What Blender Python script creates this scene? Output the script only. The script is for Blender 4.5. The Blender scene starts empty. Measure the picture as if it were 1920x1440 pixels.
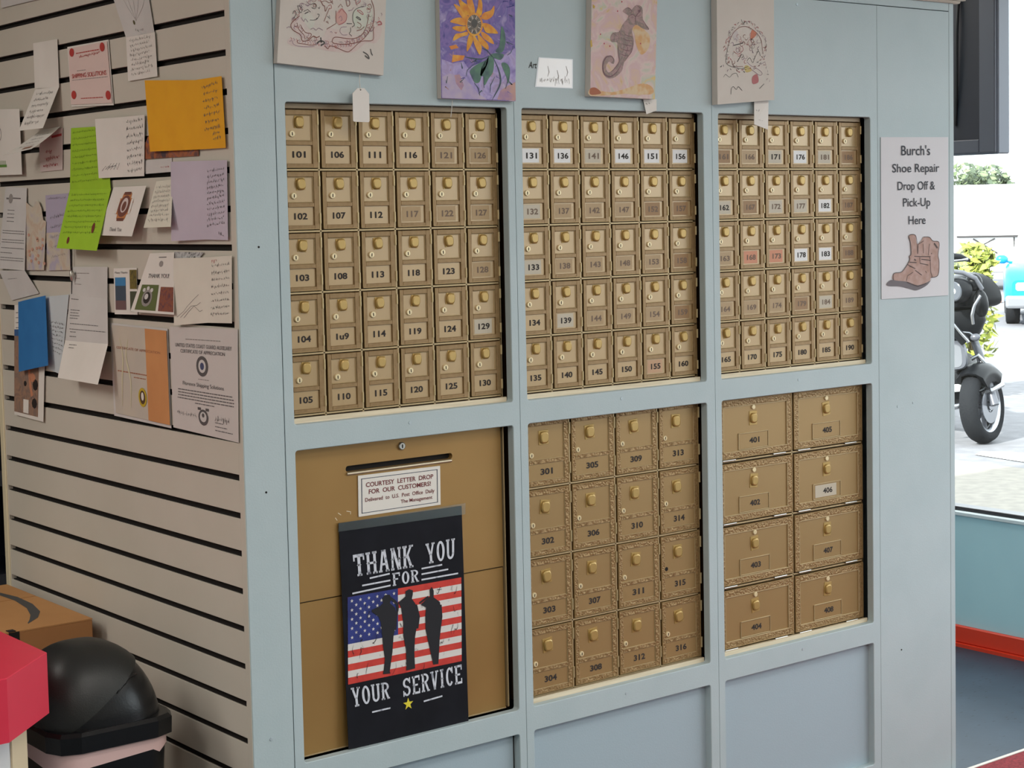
import bpy, bmesh, math, random
from mathutils import Vector, Matrix
PI = math.pi
random.seed(7)
sc = bpy.context.scene
col = sc.collection

# ------------------------------------------------------------------ camera
cam_d = bpy.data.cameras.new('camera')
cam = bpy.data.objects.new('camera', cam_d)
col.objects.link(cam)
cam_d.sensor_fit = 'HORIZONTAL'
cam_d.sensor_width = 36.0
cam_d.lens = 3265.4561 / 1920 * 36.0
cam_d.shift_x = (960 - 1005.3775) / 1920
cam_d.shift_y = (620.6292 - 720) / 1920
cam_d.clip_start = 0.05
cam_d.clip_end = 300
_fw = Vector((0.62260, 0.77950, -0.06890)).normalized()
_rt = Vector((0.78030, -0.62510, -0.02010))
_rt = (_rt - _fw * _rt.dot(_fw)).normalized()
_up = _rt.cross(_fw)
_m = Matrix((( _rt.x, _up.x, -_fw.x), (_rt.y, _up.y, -_fw.y), (_rt.z, _up.z, -_fw.z))).to_4x4()
_m.translation = Vector((-1.6757, -3.0316, 1.5983))
cam.matrix_world = _m
sc.camera = cam

# ------------------------------------------------------------------ light
sc.view_settings.view_transform = 'Standard'
sc.view_settings.look = 'None'
sc.view_settings.gamma = 1.0
sc.view_settings.use_curve_mapping = False
sc.view_settings.exposure = 0.50
world = bpy.data.worlds.new('sky')
sc.world = world
world.use_nodes = True
_bg = world.node_tree.nodes['Background']
_bg.inputs['Color'].default_value = (0.90, 0.96, 1.0, 1)
_bg.inputs['Strength'].default_value = 3.2
_sun = bpy.data.lights.new('sun', 'SUN')
_sun.energy = 9.0
_sun.angle = 0.02
_sun.color = (1.0, 0.97, 0.92)
sun = bpy.data.objects.new('sun', _sun)
sun.rotation_euler = Vector((1.0, 0.12, -0.60)).to_track_quat('-Z', 'Y').to_euler()
col.objects.link(sun)
def area(name, loc, target, sx, sy, power, color, portal=False):
    d = bpy.data.lights.new(name, 'AREA')
    d.shape = 'RECTANGLE'; d.size = sx; d.size_y = sy; d.energy = power; d.color = color
    if portal: d.cycles.is_portal = True
    o = bpy.data.objects.new(name, d)
    o.location = loc
    o.rotation_euler = (Vector(target) - Vector(loc)).to_track_quat('-Z', 'Y').to_euler()
    col.objects.link(o)
    return o
area('window_daylight_portal', (3.37, -1.75, 1.45), (0, -1.75, 1.45), 7.6, 1.95, 1, (1, 1, 1), True)
for lx, ly, lw in ((-2.6, -3.6, 24), (-0.4, -3.6, 24), (1.8, -3.6, 11), (-2.9, -1.2, 20), (0.2, -1.9, 17), (2.2, -1.9, 7), (-2.2, 0.9, 18), (-3.4, 0.9, 15), (2.75, 1.7, 26)):
    area('ceiling_fill_lamp', (lx, ly, 2.73), (lx, ly, 0), 1.2, 0.6, lw, (1.0, 0.96, 0.89))  # unseen fill lights, some added to brighten the slats and teal wall

# ------------------------------------------------------------------ materials
def lin(c):
    c = c / 255.0
    return c / 12.92 if c <= 0.04045 else ((c + 0.055) / 1.055) ** 2.4
def L4(c): return (lin(c[0]), lin(c[1]), lin(c[2]), 1.0)
MATS = {}
def mat(name, c, rough=0.6, metal=0.0, c2=None, scale=20.0, bump=0.0, bscale=60.0, spec=0.5, detail=3.0, stretch=None, lo=0.35, hi=0.65, voro=False):
    m = bpy.data.materials.new(name); m.use_nodes = True
    nt = m.node_tree; b = nt.nodes['Principled BSDF']
    b.inputs['Base Color'].default_value = L4(c)
    b.inputs['Roughness'].default_value = rough
    b.inputs['Metallic'].default_value = metal
    b.inputs['Specular IOR Level'].default_value = spec
    tc = nt.nodes.new('ShaderNodeTexCoord')
    vec = tc.outputs['Object']
    if stretch:
        mp = nt.nodes.new('ShaderNodeMapping'); mp.inputs['Scale'].default_value = stretch
        nt.links.new(vec, mp.inputs['Vector']); vec = mp.outputs['Vector']
    if c2 is not None:
        n = nt.nodes.new('ShaderNodeTexNoise'); n.inputs['Scale'].default_value = scale; n.inputs['Detail'].default_value = detail
        nt.links.new(vec, n.inputs['Vector'])
        r = nt.nodes.new('ShaderNodeValToRGB')
        r.color_ramp.elements[0].position = lo; r.color_ramp.elements[1].position = hi
        r.color_ramp.elements[0].color = L4(c); r.color_ramp.elements[1].color = L4(c2)
        nt.links.new(n.outputs['Fac'], r.inputs['Fac']); nt.links.new(r.outputs['Color'], b.inputs['Base Color'])
    if bump:
        if voro:
            n = nt.nodes.new('ShaderNodeTexVoronoi'); n.inputs['Scale'].default_value = bscale; src = n.outputs['Distance']
        else:
            n = nt.nodes.new('ShaderNodeTexNoise'); n.inputs['Scale'].default_value = bscale; n.inputs['Detail'].default_value = 2; src = n.outputs['Fac']
        nt.links.new(vec, n.inputs['Vector'])
        bp = nt.nodes.new('ShaderNodeBump'); bp.inputs['Strength'].default_value = bump; bp.inputs['Distance'].default_value = 0.01
        nt.links.new(src, bp.inputs['Height']); nt.links.new(bp.outputs['Normal'], b.inputs['Normal'])
    MATS[name] = m
    return m
def multi(name, cols, scale, rough=0.8, detail=6.0, distort=1.5, stretch=None):
    """paint made of several colours swirled together"""
    m = mat(name, cols[0], rough)
    nt = m.node_tree; b = nt.nodes['Principled BSDF']; tc = nt.nodes['Texture Coordinate']
    n = nt.nodes.new('ShaderNodeTexNoise'); n.inputs['Scale'].default_value = scale; n.inputs['Detail'].default_value = detail; n.inputs['Distortion'].default_value = distort
    vec = tc.outputs['Object']
    if stretch:
        mp = nt.nodes.new('ShaderNodeMapping'); mp.inputs['Scale'].default_value = stretch
        nt.links.new(vec, mp.inputs['Vector']); vec = mp.outputs['Vector']
    nt.links.new(vec, n.inputs['Vector'])
    r = nt.nodes.new('ShaderNodeValToRGB'); e = r.color_ramp.elements
    k = len(cols)
    e[0].position = 0.3; e[0].color = L4(cols[0]); e[1].position = 0.7; e[1].color = L4(cols[-1])
    for i in range(1, k - 1):
        x = e.new(0.3 + 0.4 * i / (k - 1)); x.color = L4(cols[i])
    nt.links.new(n.outputs['Fac'], r.inputs['Fac']); nt.links.new(r.outputs['Color'], b.inputs['Base Color'])
    return m
def clear(name, tint, gloss, rough=0.05):
    m = bpy.data.materials.new(name); m.use_nodes = True
    nt = m.node_tree; nt.nodes.clear()
    o = nt.nodes.new('ShaderNodeOutputMaterial'); mx = nt.nodes.new('ShaderNodeMixShader')
    t = nt.nodes.new('ShaderNodeBsdfTransparent'); g = nt.nodes.new('ShaderNodeBsdfGlossy')
    t.inputs['Color'].default_value = tint; g.inputs['Roughness'].default_value = rough
    mx.inputs['Fac'].default_value = gloss
    nt.links.new(t.outputs[0], mx.inputs[1]); nt.links.new(g.outputs[0], mx.inputs[2]); nt.links.new(mx.outputs[0], o.inputs['Surface'])
    MATS[name] = m
    return m

BLUE = mat('blue_paint', (178, 193, 197), 0.55, c2=(173, 189, 193), scale=6, bump=0.04, bscale=250)
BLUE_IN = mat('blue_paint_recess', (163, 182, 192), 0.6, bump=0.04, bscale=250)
DARK = mat('dark_gap', (22, 18, 15), 0.9)
SLAT = mat('slatwall_white', (202, 196, 184), 0.5, c2=(197, 191, 178), scale=3)
SLOT = mat('slot_shade', (24, 18, 14), 0.9)  # near-black colour stands in for shade inside the slat grooves
CREAM = mat('cream_trim', (214, 203, 172), 0.5)
WOODSILL = mat('sill_wood', (222, 208, 182), 0.6, c2=(205, 190, 162), scale=9, stretch=(1, 8, 30))
GOLD = mat('gold_paint', (158, 130, 86), 0.42, 0.4, bump=0.02, bscale=300)
GOLDP = mat('gold_panel', (170, 142, 99), 0.36, 0.3)
_g = GOLDP.node_tree.nodes['Principled BSDF']; _g.inputs['Coat Weight'].default_value = .55; _g.inputs['Coat Roughness'].default_value = .22
GOLDM = mat('gold_panel_warm', (156, 127, 82), 0.38, 0.35)
ORN = mat('gold_ornament', (156, 127, 84), 0.45, 0.4, c2=(134, 106, 66), scale=150, bump=0.22, bscale=190, voro=True)
EDGE = mat('gold_border', (146, 118, 79), 0.42, 0.3, c2=(135, 108, 70), scale=90, bump=0.05, bscale=120)
GOLDFRAME = mat('gold_frame', (184, 162, 122), 0.4, 0.35)
GOLDDOOR = mat('gold_plate_paint', (162, 127, 73), 0.42, 0.35, c2=(154, 119, 66), scale=4)
BRASS = mat('brass_dial', (178, 148, 88), 0.34, 0.4)
LOCKM = mat('lock_brass', (226, 208, 166), 0.3, 0.2)
STEEL = mat('steel', (190, 186, 178), 0.3, 0.9)
INK = mat('ink_black', (38, 30, 26), 0.7)
INKF = mat('ink_faded', (116, 98, 84), 0.7)
TAN = mat('sticker_tan', (170, 143, 102), 0.45)
BROWN = mat('sticker_brown', (150, 116, 74), 0.5)
WHITE = mat('sticker_white', (226, 226, 226), 0.45)
GREYW = mat('sticker_greyish', (190, 180, 160), 0.45)
PINKS = mat('sticker_pink', (200, 134, 100), 0.5)
PINKL = mat('sticker_rosy', (188, 150, 116), 0.5)
PAPER = mat('paper_white', (226, 221, 214), 0.7, c2=(220, 215, 207), scale=8)
PAPERG = mat('paper_grey', (206, 203, 200), 0.7, c2=(198, 195, 192), scale=8)
CANVAS = mat('canvas_offwhite', (208, 200, 192), 0.8, c2=(202, 194, 186), scale=8, bump=0.06, bscale=900)
PENCIL = mat('pencil_grey', (146, 140, 136), 0.8)
PEN = mat('pen_dark', (108, 104, 104), 0.8)
REDINK = mat('ink_red', (176, 66, 70), 0.7)
TAPE = clear('clear_tape', (0.95, 0.95, 0.93, 1), 0.12, 0.15)
GLASS = clear('window_glass', (0.97, 0.99, 0.99, 1), 0.05, 0.0)

# ------------------------------------------------------------------ mesh builder
class MB:
    def __init__(s): s.v = []; s.f = []; s.m = []; s.mats = []; s.sm = []
    def mi(s, m):
        if m not in s.mats: s.mats.append(m)
        return s.mats.index(m)
    def face(s, pts, m, smooth=False):
        i = len(s.v); s.v += [Vector(p) for p in pts]
        s.f.append(tuple(range(i, i + len(pts)))); s.m.append(s.mi(m)); s.sm.append(smooth)
    def idx(s, verts, faces, m, smooth=False):
        i = len(s.v); s.v += [Vector(p) for p in verts]; k = s.mi(m)
        for f in faces: s.f.append(tuple(i + q for q in f)); s.m.append(k); s.sm.append(smooth)
    def box(s, a, b, m, bev=0.0, seg=1):
        x0, y0, z0 = [min(p, q) for p, q in zip(a, b)]; x1, y1, z1 = [max(p, q) for p, q in zip(a, b)]
        if bev <= 0:
            v = [(x0,y0,z0),(x1,y0,z0),(x1,y1,z0),(x0,y1,z0),(x0,y0,z1),(x1,y0,z1),(x1,y1,z1),(x0,y1,z1)]
            s.idx(v, [(0,3,2,1),(4,5,6,7),(0,1,5,4),(1,2,6,5),(2,3,7,6),(3,0,4,7)], m); return
        bm = bmesh.new(); bmesh.ops.create_cube(bm, size=1)
        for w in bm.verts: w.co = Vector((x0+(w.co.x+.5)*(x1-x0), y0+(w.co.y+.5)*(y1-y0), z0+(w.co.z+.5)*(z1-z0)))
        bmesh.ops.bevel(bm, geom=bm.edges[:], offset=min(bev, .49*min(x1-x0,y1-y0,z1-z0)), segments=seg, affect='EDGES', profile=.5)
        s.bm(bm, m)
    def bm(s, bm, m, smooth=False, mtx=None):
        bm.verts.index_update()
        s.idx([w.co.copy() for w in bm.verts], [tuple(w.index for w in f.verts) for f in bm.faces], m, smooth); bm.free()
    def tube(s, pts, r, m, n=8, caps=True):
        pts = [Vector(p) for p in pts]; k = len(pts); rs = r if isinstance(r, (list, tuple)) else [r]*k
        rings = []; prev = None
        for i, p in enumerate(pts):
            d = (pts[min(i+1,k-1)] - pts[max(i-1,0)]).normalized()
            if prev is None:
                u = d.orthogonal().normalized()
            else:
                u = (prev - d*prev.dot(d)).normalized()
            prev = u; w = d.cross(u)
            rings.append([p + (u*math.cos(2*PI*j/n) + w*math.sin(2*PI*j/n))*rs[i] for j in range(n)])
        v = [q for g in rings for q in g]
        f = [(i*n+j, i*n+(j+1)%n, (i+1)*n+(j+1)%n, (i+1)*n+j) for i in range(k-1) for j in range(n)]
        s.idx(v, f, m, True)
        if caps:
            s.face(list(reversed(rings[0])), m); s.face(rings[-1], m)
    def cyl(s, a, b, r, m, n=16): s.tube([a, b], r, m, n)
    def loft(s, rings, m, smooth=True, cap0=True, cap1=True, m1=None):
        n = len(rings[0]); k = len(rings)
        v = [q for g in rings for q in g]
        f = [(i*n+j, i*n+(j+1)%n, (i+1)*n+(j+1)%n, (i+1)*n+j) for i in range(k-1) for j in range(n)]
        s.idx(v, f, m, smooth)
        if cap0: s.face(list(reversed(rings[0])), m)
        if cap1: s.face(rings[-1], m1 or m)
    def ball(s, c, r, m, sx=1, sy=1, sz=1, nu=14, nv=8):
        rings = []
        for i in range(1, nv):
            t = PI*i/nv
            rings.append([Vector(c)+Vector((r*sx*math.sin(t)*math.cos(2*PI*j/nu), r*sy*math.sin(t)*math.sin(2*PI*j/nu), -r*sz*math.cos(t))) for j in range(nu)])
        s.loft(rings, m)
    def build(s, name, parent=None):
        me = bpy.data.meshes.new(name)
        me.from_pydata([tuple(p) for p in s.v], [], s.f)
        for m in s.mats: me.materials.append(m)
        me.polygons.foreach_set('material_index', s.m); me.polygons.foreach_set('use_smooth', s.sm)
        me.update()
        return link(me, name, parent)
def link(me, name, parent=None, loc=(0,0,0)):
    o = bpy.data.objects.new(name, me); o.location = loc; col.objects.link(o)
    if parent is not None: o.parent = parent
    return o
def tag(o, label, cat, group=None):
    o['label'] = label; o['category'] = cat
    if group: o['group'] = group
    return o
def struct(o): o['kind'] = 'structure'; return o
def empty(name, loc=(0,0,0), label=None, cat=None, group=None, rz=0):
    o = bpy.data.objects.new(name, None); o.empty_display_size = .05; o.location = loc; o.rotation_euler = (0,0,rz); col.objects.link(o)
    if label: tag(o, label, cat, group)
    return o
def copy_tree(o, parent=None):
    c = o.copy(); col.objects.link(c); c.parent = parent
    for ch in list(o.children): copy_tree(ch, c)
    return c

# ------------------------------------------------------------------ lettering
_gl = {}
def glyphs(txt, bold=0.0):
    key = (txt, bold)
    if key not in _gl:
        cu = bpy.data.curves.new('lettering', 'FONT'); cu.body = txt; cu.offset = bold; cu.resolution_u = 3; cu.fill_mode = 'FRONT'
        ob = bpy.data.objects.new('lettering', cu); col.objects.link(ob)
        dg = bpy.context.evaluated_depsgraph_get()
        me = bpy.data.meshes.new_from_object(ob.evaluated_get(dg))
        vs = [(p.co.x, p.co.y) for p in me.vertices]; fs = [tuple(p.vertices) for p in me.polygons]
        bpy.data.objects.remove(ob); bpy.data.curves.remove(cu); bpy.data.meshes.remove(me)
        x0 = min(p[0] for p in vs); x1 = max(p[0] for p in vs); y0 = min(p[1] for p in vs); y1 = max(p[1] for p in vs)
        _gl[key] = ([((p[0]-x0)/(x1-x0), (p[1]-y0)/(y1-y0)) for p in vs], fs)
    return _gl[key]

def smooth(p, n, closed=False):
    """points on a soft curve through p"""
    k = len(p); out = []
    g = (lambda i: p[i % k]) if closed else (lambda i: p[max(0, min(k-1, i))])
    for i in range(k if closed else k-1):
        a, b, c, d = g(i-1), g(i), g(i+1), g(i+2)
        for j in range(n):
            t = j/n
            out.append(tuple(.5*(2*b[q] + (c[q]-a[q])*t + (2*a[q]-5*b[q]+4*c[q]-d[q])*t*t + (3*b[q]-a[q]-3*c[q]+d[q])*t**3) for q in (0, 1)))
    if not closed: out.append(tuple(p[-1]))
    return out

class Panel:
    """a sheet with its own (s, t) coordinates: corners bottom-left, bottom-right, top-right, top-left"""
    def __init__(s, c, bulge=0.0, curl=0.0):
        s.c = [Vector(p) for p in c]; s.bulge = bulge; s.curl = curl
        s.n = (s.c[1]-s.c[0]).cross(s.c[3]-s.c[0]).normalized()
        s.w = (s.c[1]-s.c[0]).length; s.h = (s.c[3]-s.c[0]).length
    def p(s, a, b, l=0.0):
        q = s.c[0]*(1-a)*(1-b) + s.c[1]*a*(1-b) + s.c[2]*a*b + s.c[3]*(1-a)*b
        return q + s.n*(l + s.bulge*4*a*(1-a) + s.curl*(1-b)**2)
    def sheet(s, mb, m, th=0.0006, nx=1, ny=1, back=None):
        if s.bulge: nx = max(nx, 8)
        if s.curl: ny = max(ny, 8)
        g = lambda l: [[s.p(i/nx, j/ny, l) for i in range(nx+1)] for j in range(ny+1)]
        A, B = g(0), g(-th)
        sm = bool(s.bulge or s.curl)
        W = nx+1
        mb.idx([q for r in A for q in r], [(j*W+i, j*W+i+1, (j+1)*W+i+1, (j+1)*W+i) for j in range(ny) for i in range(nx)], m, sm)
        mb.idx([q for r in B for q in r], [(j*W+i, (j+1)*W+i, (j+1)*W+i+1, j*W+i+1) for j in range(ny) for i in range(nx)], back or m, sm)
        ra = A[0] + [A[j][nx] for j in range(1, ny+1)] + A[ny][nx-1::-1] + [A[j][0] for j in range(ny-1, 0, -1)]
        rb = B[0] + [B[j][nx] for j in range(1, ny+1)] + B[ny][nx-1::-1] + [B[j][0] for j in range(ny-1, 0, -1)]
        n = len(ra)
        for i in range(n): mb.face([rb[i], rb[(i+1)%n], ra[(i+1)%n], ra[i]], back or m)
        return s
    def spoly(s, mb, pts, m, l=0.0004): s.poly(mb, [(max(.004, min(.996, a)), max(.004, min(.996, b))) if all(-.001 < q < 1.3 for p in pts for q in p) else (a, b) for a, b in smooth(pts, 4, True)], m, l)
    def poly(s, mb, pts, m, l=0.0004):
        mb.face([s.p(a, b, l) for a, b in pts], m)
    def rect(s, mb, a0, b0, a1, b1, m, l=0.0004, n=1):
        if s.bulge or s.curl: n = 6
        for i in range(n):
            for j in range(n if s.curl else 1):
                k = n if s.curl else 1
                x0 = a0+(a1-a0)*i/n; x1 = a0+(a1-a0)*(i+1)/n; y0 = b0+(b1-b0)*j/k; y1 = b0+(b1-b0)*(j+1)/k
                s.poly(mb, [(x0,y0),(x1,y0),(x1,y1),(x0,y1)], m, l)
    def ell(s, mb, a, b, ra, rb, m, l=0.0004, n=20, hole=0.0):
        if hole:
            for i in range(n):
                t0, t1 = 2*PI*i/n, 2*PI*(i+1)/n
                f = lambda t, k: (a+ra*k*math.cos(t), b+rb*k*math.sin(t))
                s.poly(mb, [f(t0,hole), f(t0,1), f(t1,1), f(t1,hole)][::-1], m, l)
        else: s.poly(mb, [(a+ra*math.cos(2*PI*i/n), b+rb*math.sin(2*PI*i/n)) for i in range(n)], m, l)
    def stroke(s, mb, pts, w, m, l=0.0007, taper=False):
        """ribbon of width w (metres)"""
        if len(pts) >= 4 and w >= .00095: pts = smooth(pts, 4)
        q = [Vector((a*s.w, b*s.h)) for a, b in pts]; k = len(q); L = []; R = []
        for i in range(k):
            d = q[min(i+1,k-1)] - q[max(i-1,0)]
            if d.length < 1e-9: d = Vector((1,0))
            d.normalize(); nn = Vector((-d.y, d.x)) * w * .5
            if taper: nn *= max(.25, math.sin(PI*(i+.5)/k))
            L.append(q[i]+nn); R.append(q[i]-nn)
        for i in range(k-1):
            mb.face([s.p(v.x/s.w, v.y/s.h, l) for v in (R[i], R[i+1], L[i+1], L[i])], m)
    def text(s, mb, txt, a, b, w, h, m, l=0.0007, bold=0.0, rot=0.0, shear=0.0):
        """txt centred at (a, b), w x h in panel units"""
        vs, fs = glyphs(txt, bold)
        out = []
        for x, y in vs:
            X = (x-.5)*w*s.w + shear*(y-.5)*h*s.h; Y = (y-.5)*h*s.h
            c, n = math.cos(rot), math.sin(rot)
            out.append(s.p(a + (X*c - Y*n)/s.w, b + (X*n + Y*c)/s.h, l))
        mb.idx(out, fs, m)
    def scrawl(s, mb, a0, a1, b, m, w=0.0008, amp=0.012, slope=0.0, gap=True, seed=0):
        """one line of handwriting"""
        r = random.Random(seed*131 + int(b*1000))
        x = a0; cur = []
        while x < a1:
            n = r.randint(2, 6); cur = []
            for i in range(n*2):
                if x > a1: break
                cur.append((x, b + slope*(x-a0) + 1.7*amp*(r.random()-.5)*(2.2 if r.random() < .25 else 1) * (1 if i % 2 else -1)))
                x += .008 * .09 / max(s.w, .03) * (0.6 + r.random()*.8)
            if len(cur) > 1: s.stroke(mb, cur, w, m)
            x += .036 * .09 / max(s.w, .03)
    def typed(s, mb, a0, a1, b, m, h=0.0016):
        """one line of small print, too small to read"""
        r = random.Random(int(a0*997 + b*7919)); x = a0
        while x < a1:
            w = min(a1 - x, (.004 + r.random()*.012) / s.w)
            s.rect(mb, x, b - h/s.h/2, x+w, b + h/s.h/2, m, n=1)
            x += w + .0016/s.w

# ------------------------------------------------------------------ room shell
mvin = mat('vinyl_floor', (50, 64, 78), 0.5, c2=(43, 56, 69), scale=5, bump=0.02, bscale=60, spec=.3)
_nt = mvin.node_tree; _b = _nt.nodes['Principled BSDF']
_vo = _nt.nodes.new('ShaderNodeTexVoronoi'); _vo.inputs['Scale'].default_value = 20; _vo.inputs['Randomness'].default_value = 1
_rp = _nt.nodes.new('ShaderNodeValToRGB'); _rp.color_ramp.elements[0].position = .09; _rp.color_ramp.elements[1].position = .17
_rp.color_ramp.elements[0].color = (0.35, 0.35, 0.35, 1); _rp.color_ramp.elements[1].color = (1, 1, 1, 1)
_mp = _nt.nodes.new('ShaderNodeMapping'); _mp.inputs['Scale'].default_value = (1, 2.6, 1); _mp.inputs['Rotation'].default_value = (0, 0, .6)
_mx = _nt.nodes.new('ShaderNodeMix'); _mx.data_type = 'RGBA'; _mx.blend_type = 'MULTIPLY'; _mx.inputs[0].default_value = 1
_nt.links.new(_nt.nodes['Texture Coordinate'].outputs['Object'], _mp.inputs['Vector']); _nt.links.new(_mp.outputs[0], _vo.inputs['Vector'])
_nt.links.new(_vo.outputs['Distance'], _rp.inputs['Fac']); _nt.links.new(_nt.nodes['Color Ramp'].outputs[0], _mx.inputs[6]); _nt.links.new(_rp.outputs[0], _mx.inputs[7])
_nt.links.new(_mx.outputs[2], _b.inputs['Base Color'])
mb = MB(); mb.box((-4.6, -6.1, -.06), (3.5, 3.1, 0), mvin); struct(mb.build('floor'))
CARPET = mat('red_carpet', (150, 52, 58), 0.95, c2=(118, 38, 46), scale=120, bump=0.5, bscale=400)
mb = MB(); mb.box((.95, -2.2, .0005), (3.3, -.03, .007), CARPET)
mb.box((.95, -.03, .0005), (3.3, -.018, .009), mat('carpet_edge_strip', (206, 198, 188), .5))
tag(mb.build('carpet'), 'red carpet laid in front of the mailbox wall, pale strip along its edge', 'carpet')
CEIL = mat('ceiling_white', (226, 222, 214), .9)
WALLW = mat('wall_offwhite', (208, 200, 188), .8)
mb = MB(); mb.box((-4.6, -6.1, 2.76), (3.5, 3.1, 2.9), CEIL); struct(mb.build('ceiling'))
mb = MB(); mb.box((-4.6, -6.1, 0), (-4.5, 3.1, 2.76), WALLW); struct(mb.build('wall_west'))
mb = MB(); mb.box((-4.5, -6.1, 0), (3.5, -6.0, 2.76), WALLW); struct(mb.build('wall_south'))
mb = MB(); mb.box((-4.5, 3.0, 0), (3.5, 3.1, 2.76), WALLW); struct(mb.build('wall_back'))
TEAL = mat('teal_wall', (170, 208, 217), .5, c2=(166, 204, 214), scale=4)
mb = MB(); mb.box((3.384, -6.0, 0), (3.5, 3.0, .473), TEAL); mb.box((3.384, -6.0, 2.42), (3.5, 3.0, 2.76), TEAL)
mb.box((3.384, 2.1, .473), (3.5, 3.0, 2.42), TEAL); mb.box((3.384, -6.0, .473), (3.5, -5.55, 2.42), TEAL)
struct(mb.build('wall_right'))
mb = MB(); mb.box((3.366, -6.0, 0.012), (3.383, 3.0, .074), mat('red_base', (206, 58, 34), .4), .004)
mb.box((3.352, -6.0, 0), (3.383, 3.0, .012), mat('red_base_toe', (206, 58, 34), .4))
struct(mb.build('baseboard_right'))
FRAMEB = mat('window_frame_black', (34, 32, 36), .35)
mb = MB()
mb.box((3.40, -5.55, .487), (3.46, 2.1, .501), FRAMEB, .002); mb.box((3.40, -5.55, 2.37), (3.46, 2.1, 2.42), FRAMEB)
for yy in (-5.52, -3.3, -1.1, 2.07): mb.box((3.40, yy-.025, .501), (3.46, yy+.025, 2.37), FRAMEB)
wnd = struct(mb.build('window_1'))
mb = MB(); mb.box((3.374, -5.55, .473), (3.47, 2.1, .487), mat('sill_pale', (196, 208, 212), .35), .002); mb.build('sill', wnd)
mb = MB(); mb.box((3.425, -5.55, .501), (3.431, 2.1, 2.37), GLASS); mb.build('pane', wnd)

# ------------------------------------------------------------------ mailbox wall: side with slats
Z0, PITCH = 1.9949, .0762
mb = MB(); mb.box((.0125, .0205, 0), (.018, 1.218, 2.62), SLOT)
mb.box((0, 0.0022, 0), (.0135, .0200, 2.62), SLAT); mb.box((0, 1.2165, 0), (.0135, 1.222, 2.62), SLAT)
zs = [Z0 - k*PITCH for k in range(-8, 27)]
edges = [2.62 + .004] + zs + [-.004]
for i in range(len(edges)-1):
    a = min(2.62, edges[i] - .0062); b = max(0, edges[i+1] + .0062)
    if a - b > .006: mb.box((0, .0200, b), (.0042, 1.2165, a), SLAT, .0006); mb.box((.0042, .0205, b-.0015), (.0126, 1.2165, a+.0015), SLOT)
w = struct(mb.build('wall_left'))
mb = MB(); mb.box((-.004, 1.222, 0), (.03, 1.246, 2.62), CREAM, .002); struct(mb.build('trim_1'))

# ------------------------------------------------------------------ mailbox wall: front
XA, XB, XC = (.1182, .6753), (.7173, 1.2719), (1.3230, 1.8793)
S = [.0951, .6952, 1.3005, 1.9074, 2.2059, 2.2265]
ZA, ZB, ZC, ZD, ZE, ZF, ZT = 1.8247, 1.1766, 1.1245, .4821, .4273, .096, 2.117
def rrect(x0, x1, z0, z1, r, n=4):
    o = []
    for cx, cz, a in ((x1-r, z1-r, 0), (x0+r, z1-r, PI/2), (x0+r, z0+r, PI), (x1-r, z0+r, 3*PI/2)):
        for i in range(n+1): o.append((cx + r*math.cos(a + PI/2*i/n), cz + r*math.sin(a + PI/2*i/n)))
    return o
def holed(mb, X, Zc, H, m, depth=.02, r=.006):
    """board X x Zc (y 0..depth) with the rounded opening H"""
    x0, x1 = X; z0, z1 = Zc; n = 4
    hole = rrect(H[0], H[1], H[2], H[3], r, n); bev = .0013
    front = rrect(H[0]-bev, H[1]+bev, H[2]-bev, H[3]+bev, r+bev, n)
    oc = [(x1, z1), (x0, z1), (x0, z0), (x1, z0)]
    k = n+1
    for c in range(4):
        for i in range(n):
            a, b = front[c*k+i], front[c*k+i+1]
            mb.face([(oc[c][0], 0, oc[c][1]), (a[0], 0, a[1]), (b[0], 0, b[1])][::-1], m)
        a = front[c*k+n]; b = front[((c+1)%4)*k]; d = (c+1) % 4
        mb.face([(oc[c][0], 0, oc[c][1]), (a[0], 0, a[1]), (b[0], 0, b[1]), (oc[d][0], 0, oc[d][1])][::-1], m)
    N = len(hole)
    for i in range(N):
        j = (i+1) % N
        mb.face([(front[i][0],0,front[i][1]), (hole[i][0],bev,hole[i][1]), (hole[j][0],bev,hole[j][1]), (front[j][0],0,front[j][1])], m, True)
        mb.face([(hole[i][0],bev,hole[i][1]), (hole[i][0],depth,hole[i][1]), (hole[j][0],depth,hole[j][1]), (hole[j][0],bev,hole[j][1])], m)
    for i in range(4):
        a, b = oc[i], oc[(i+1)%4]
        mb.face([(a[0],0,a[1]), (b[0],0,b[1]), (b[0],depth,b[1]), (a[0],depth,a[1])], m)
mb = MB(); g = .0007
for (xl, xr), s0, s1 in ((XA, S[0], S[1]), (XB, S[1], S[2]), (XC, S[2], S[3])):
    zm1 = (ZB+ZC)/2; zm2 = (ZD+ZE)/2
    holed(mb, (s0+g, s1-g), (zm1, ZT-.001), (xl, xr, ZB, ZA), BLUE)
    holed(mb, (s0+g, s1-g), (zm2, zm1), (xl, xr, ZD, ZC), BLUE)
    holed(mb, (s0+g, s1-g), (.03, zm2), (xl, xr, ZF, ZE), BLUE)
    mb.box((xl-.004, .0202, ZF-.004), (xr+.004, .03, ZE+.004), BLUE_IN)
    mb.box((s0+g, 0, 0), (s1-g, .02, .03), BLUE)
mb.box((.0012, 0, 0), (S[0]-g, .02, 2.62), BLUE, .0012)
mb.box((S[3]+g, 0, 0), (S[4]-g*.6, .02, ZT-.001), BLUE, .0008)
mb.box((S[4]+g*.6, 0, 0), (S[5], .02, ZT+.03), BLUE, .0012)
mb.box((S[0]+g, 0, ZT+.001), (S[4]-g*.6, .02, 2.62), BLUE, .0008)
mb.box((S[4], .0, ZT+.03), (S[5], .02, 2.62), BLUE)
for x in S[:5]: mb.box((x-.004, .021, 0), (x+.004, .024, 2.6), DARK)
mb.box((S[0], .021, ZT-.004), (S[4], .024, ZT+.004), DARK)
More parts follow.
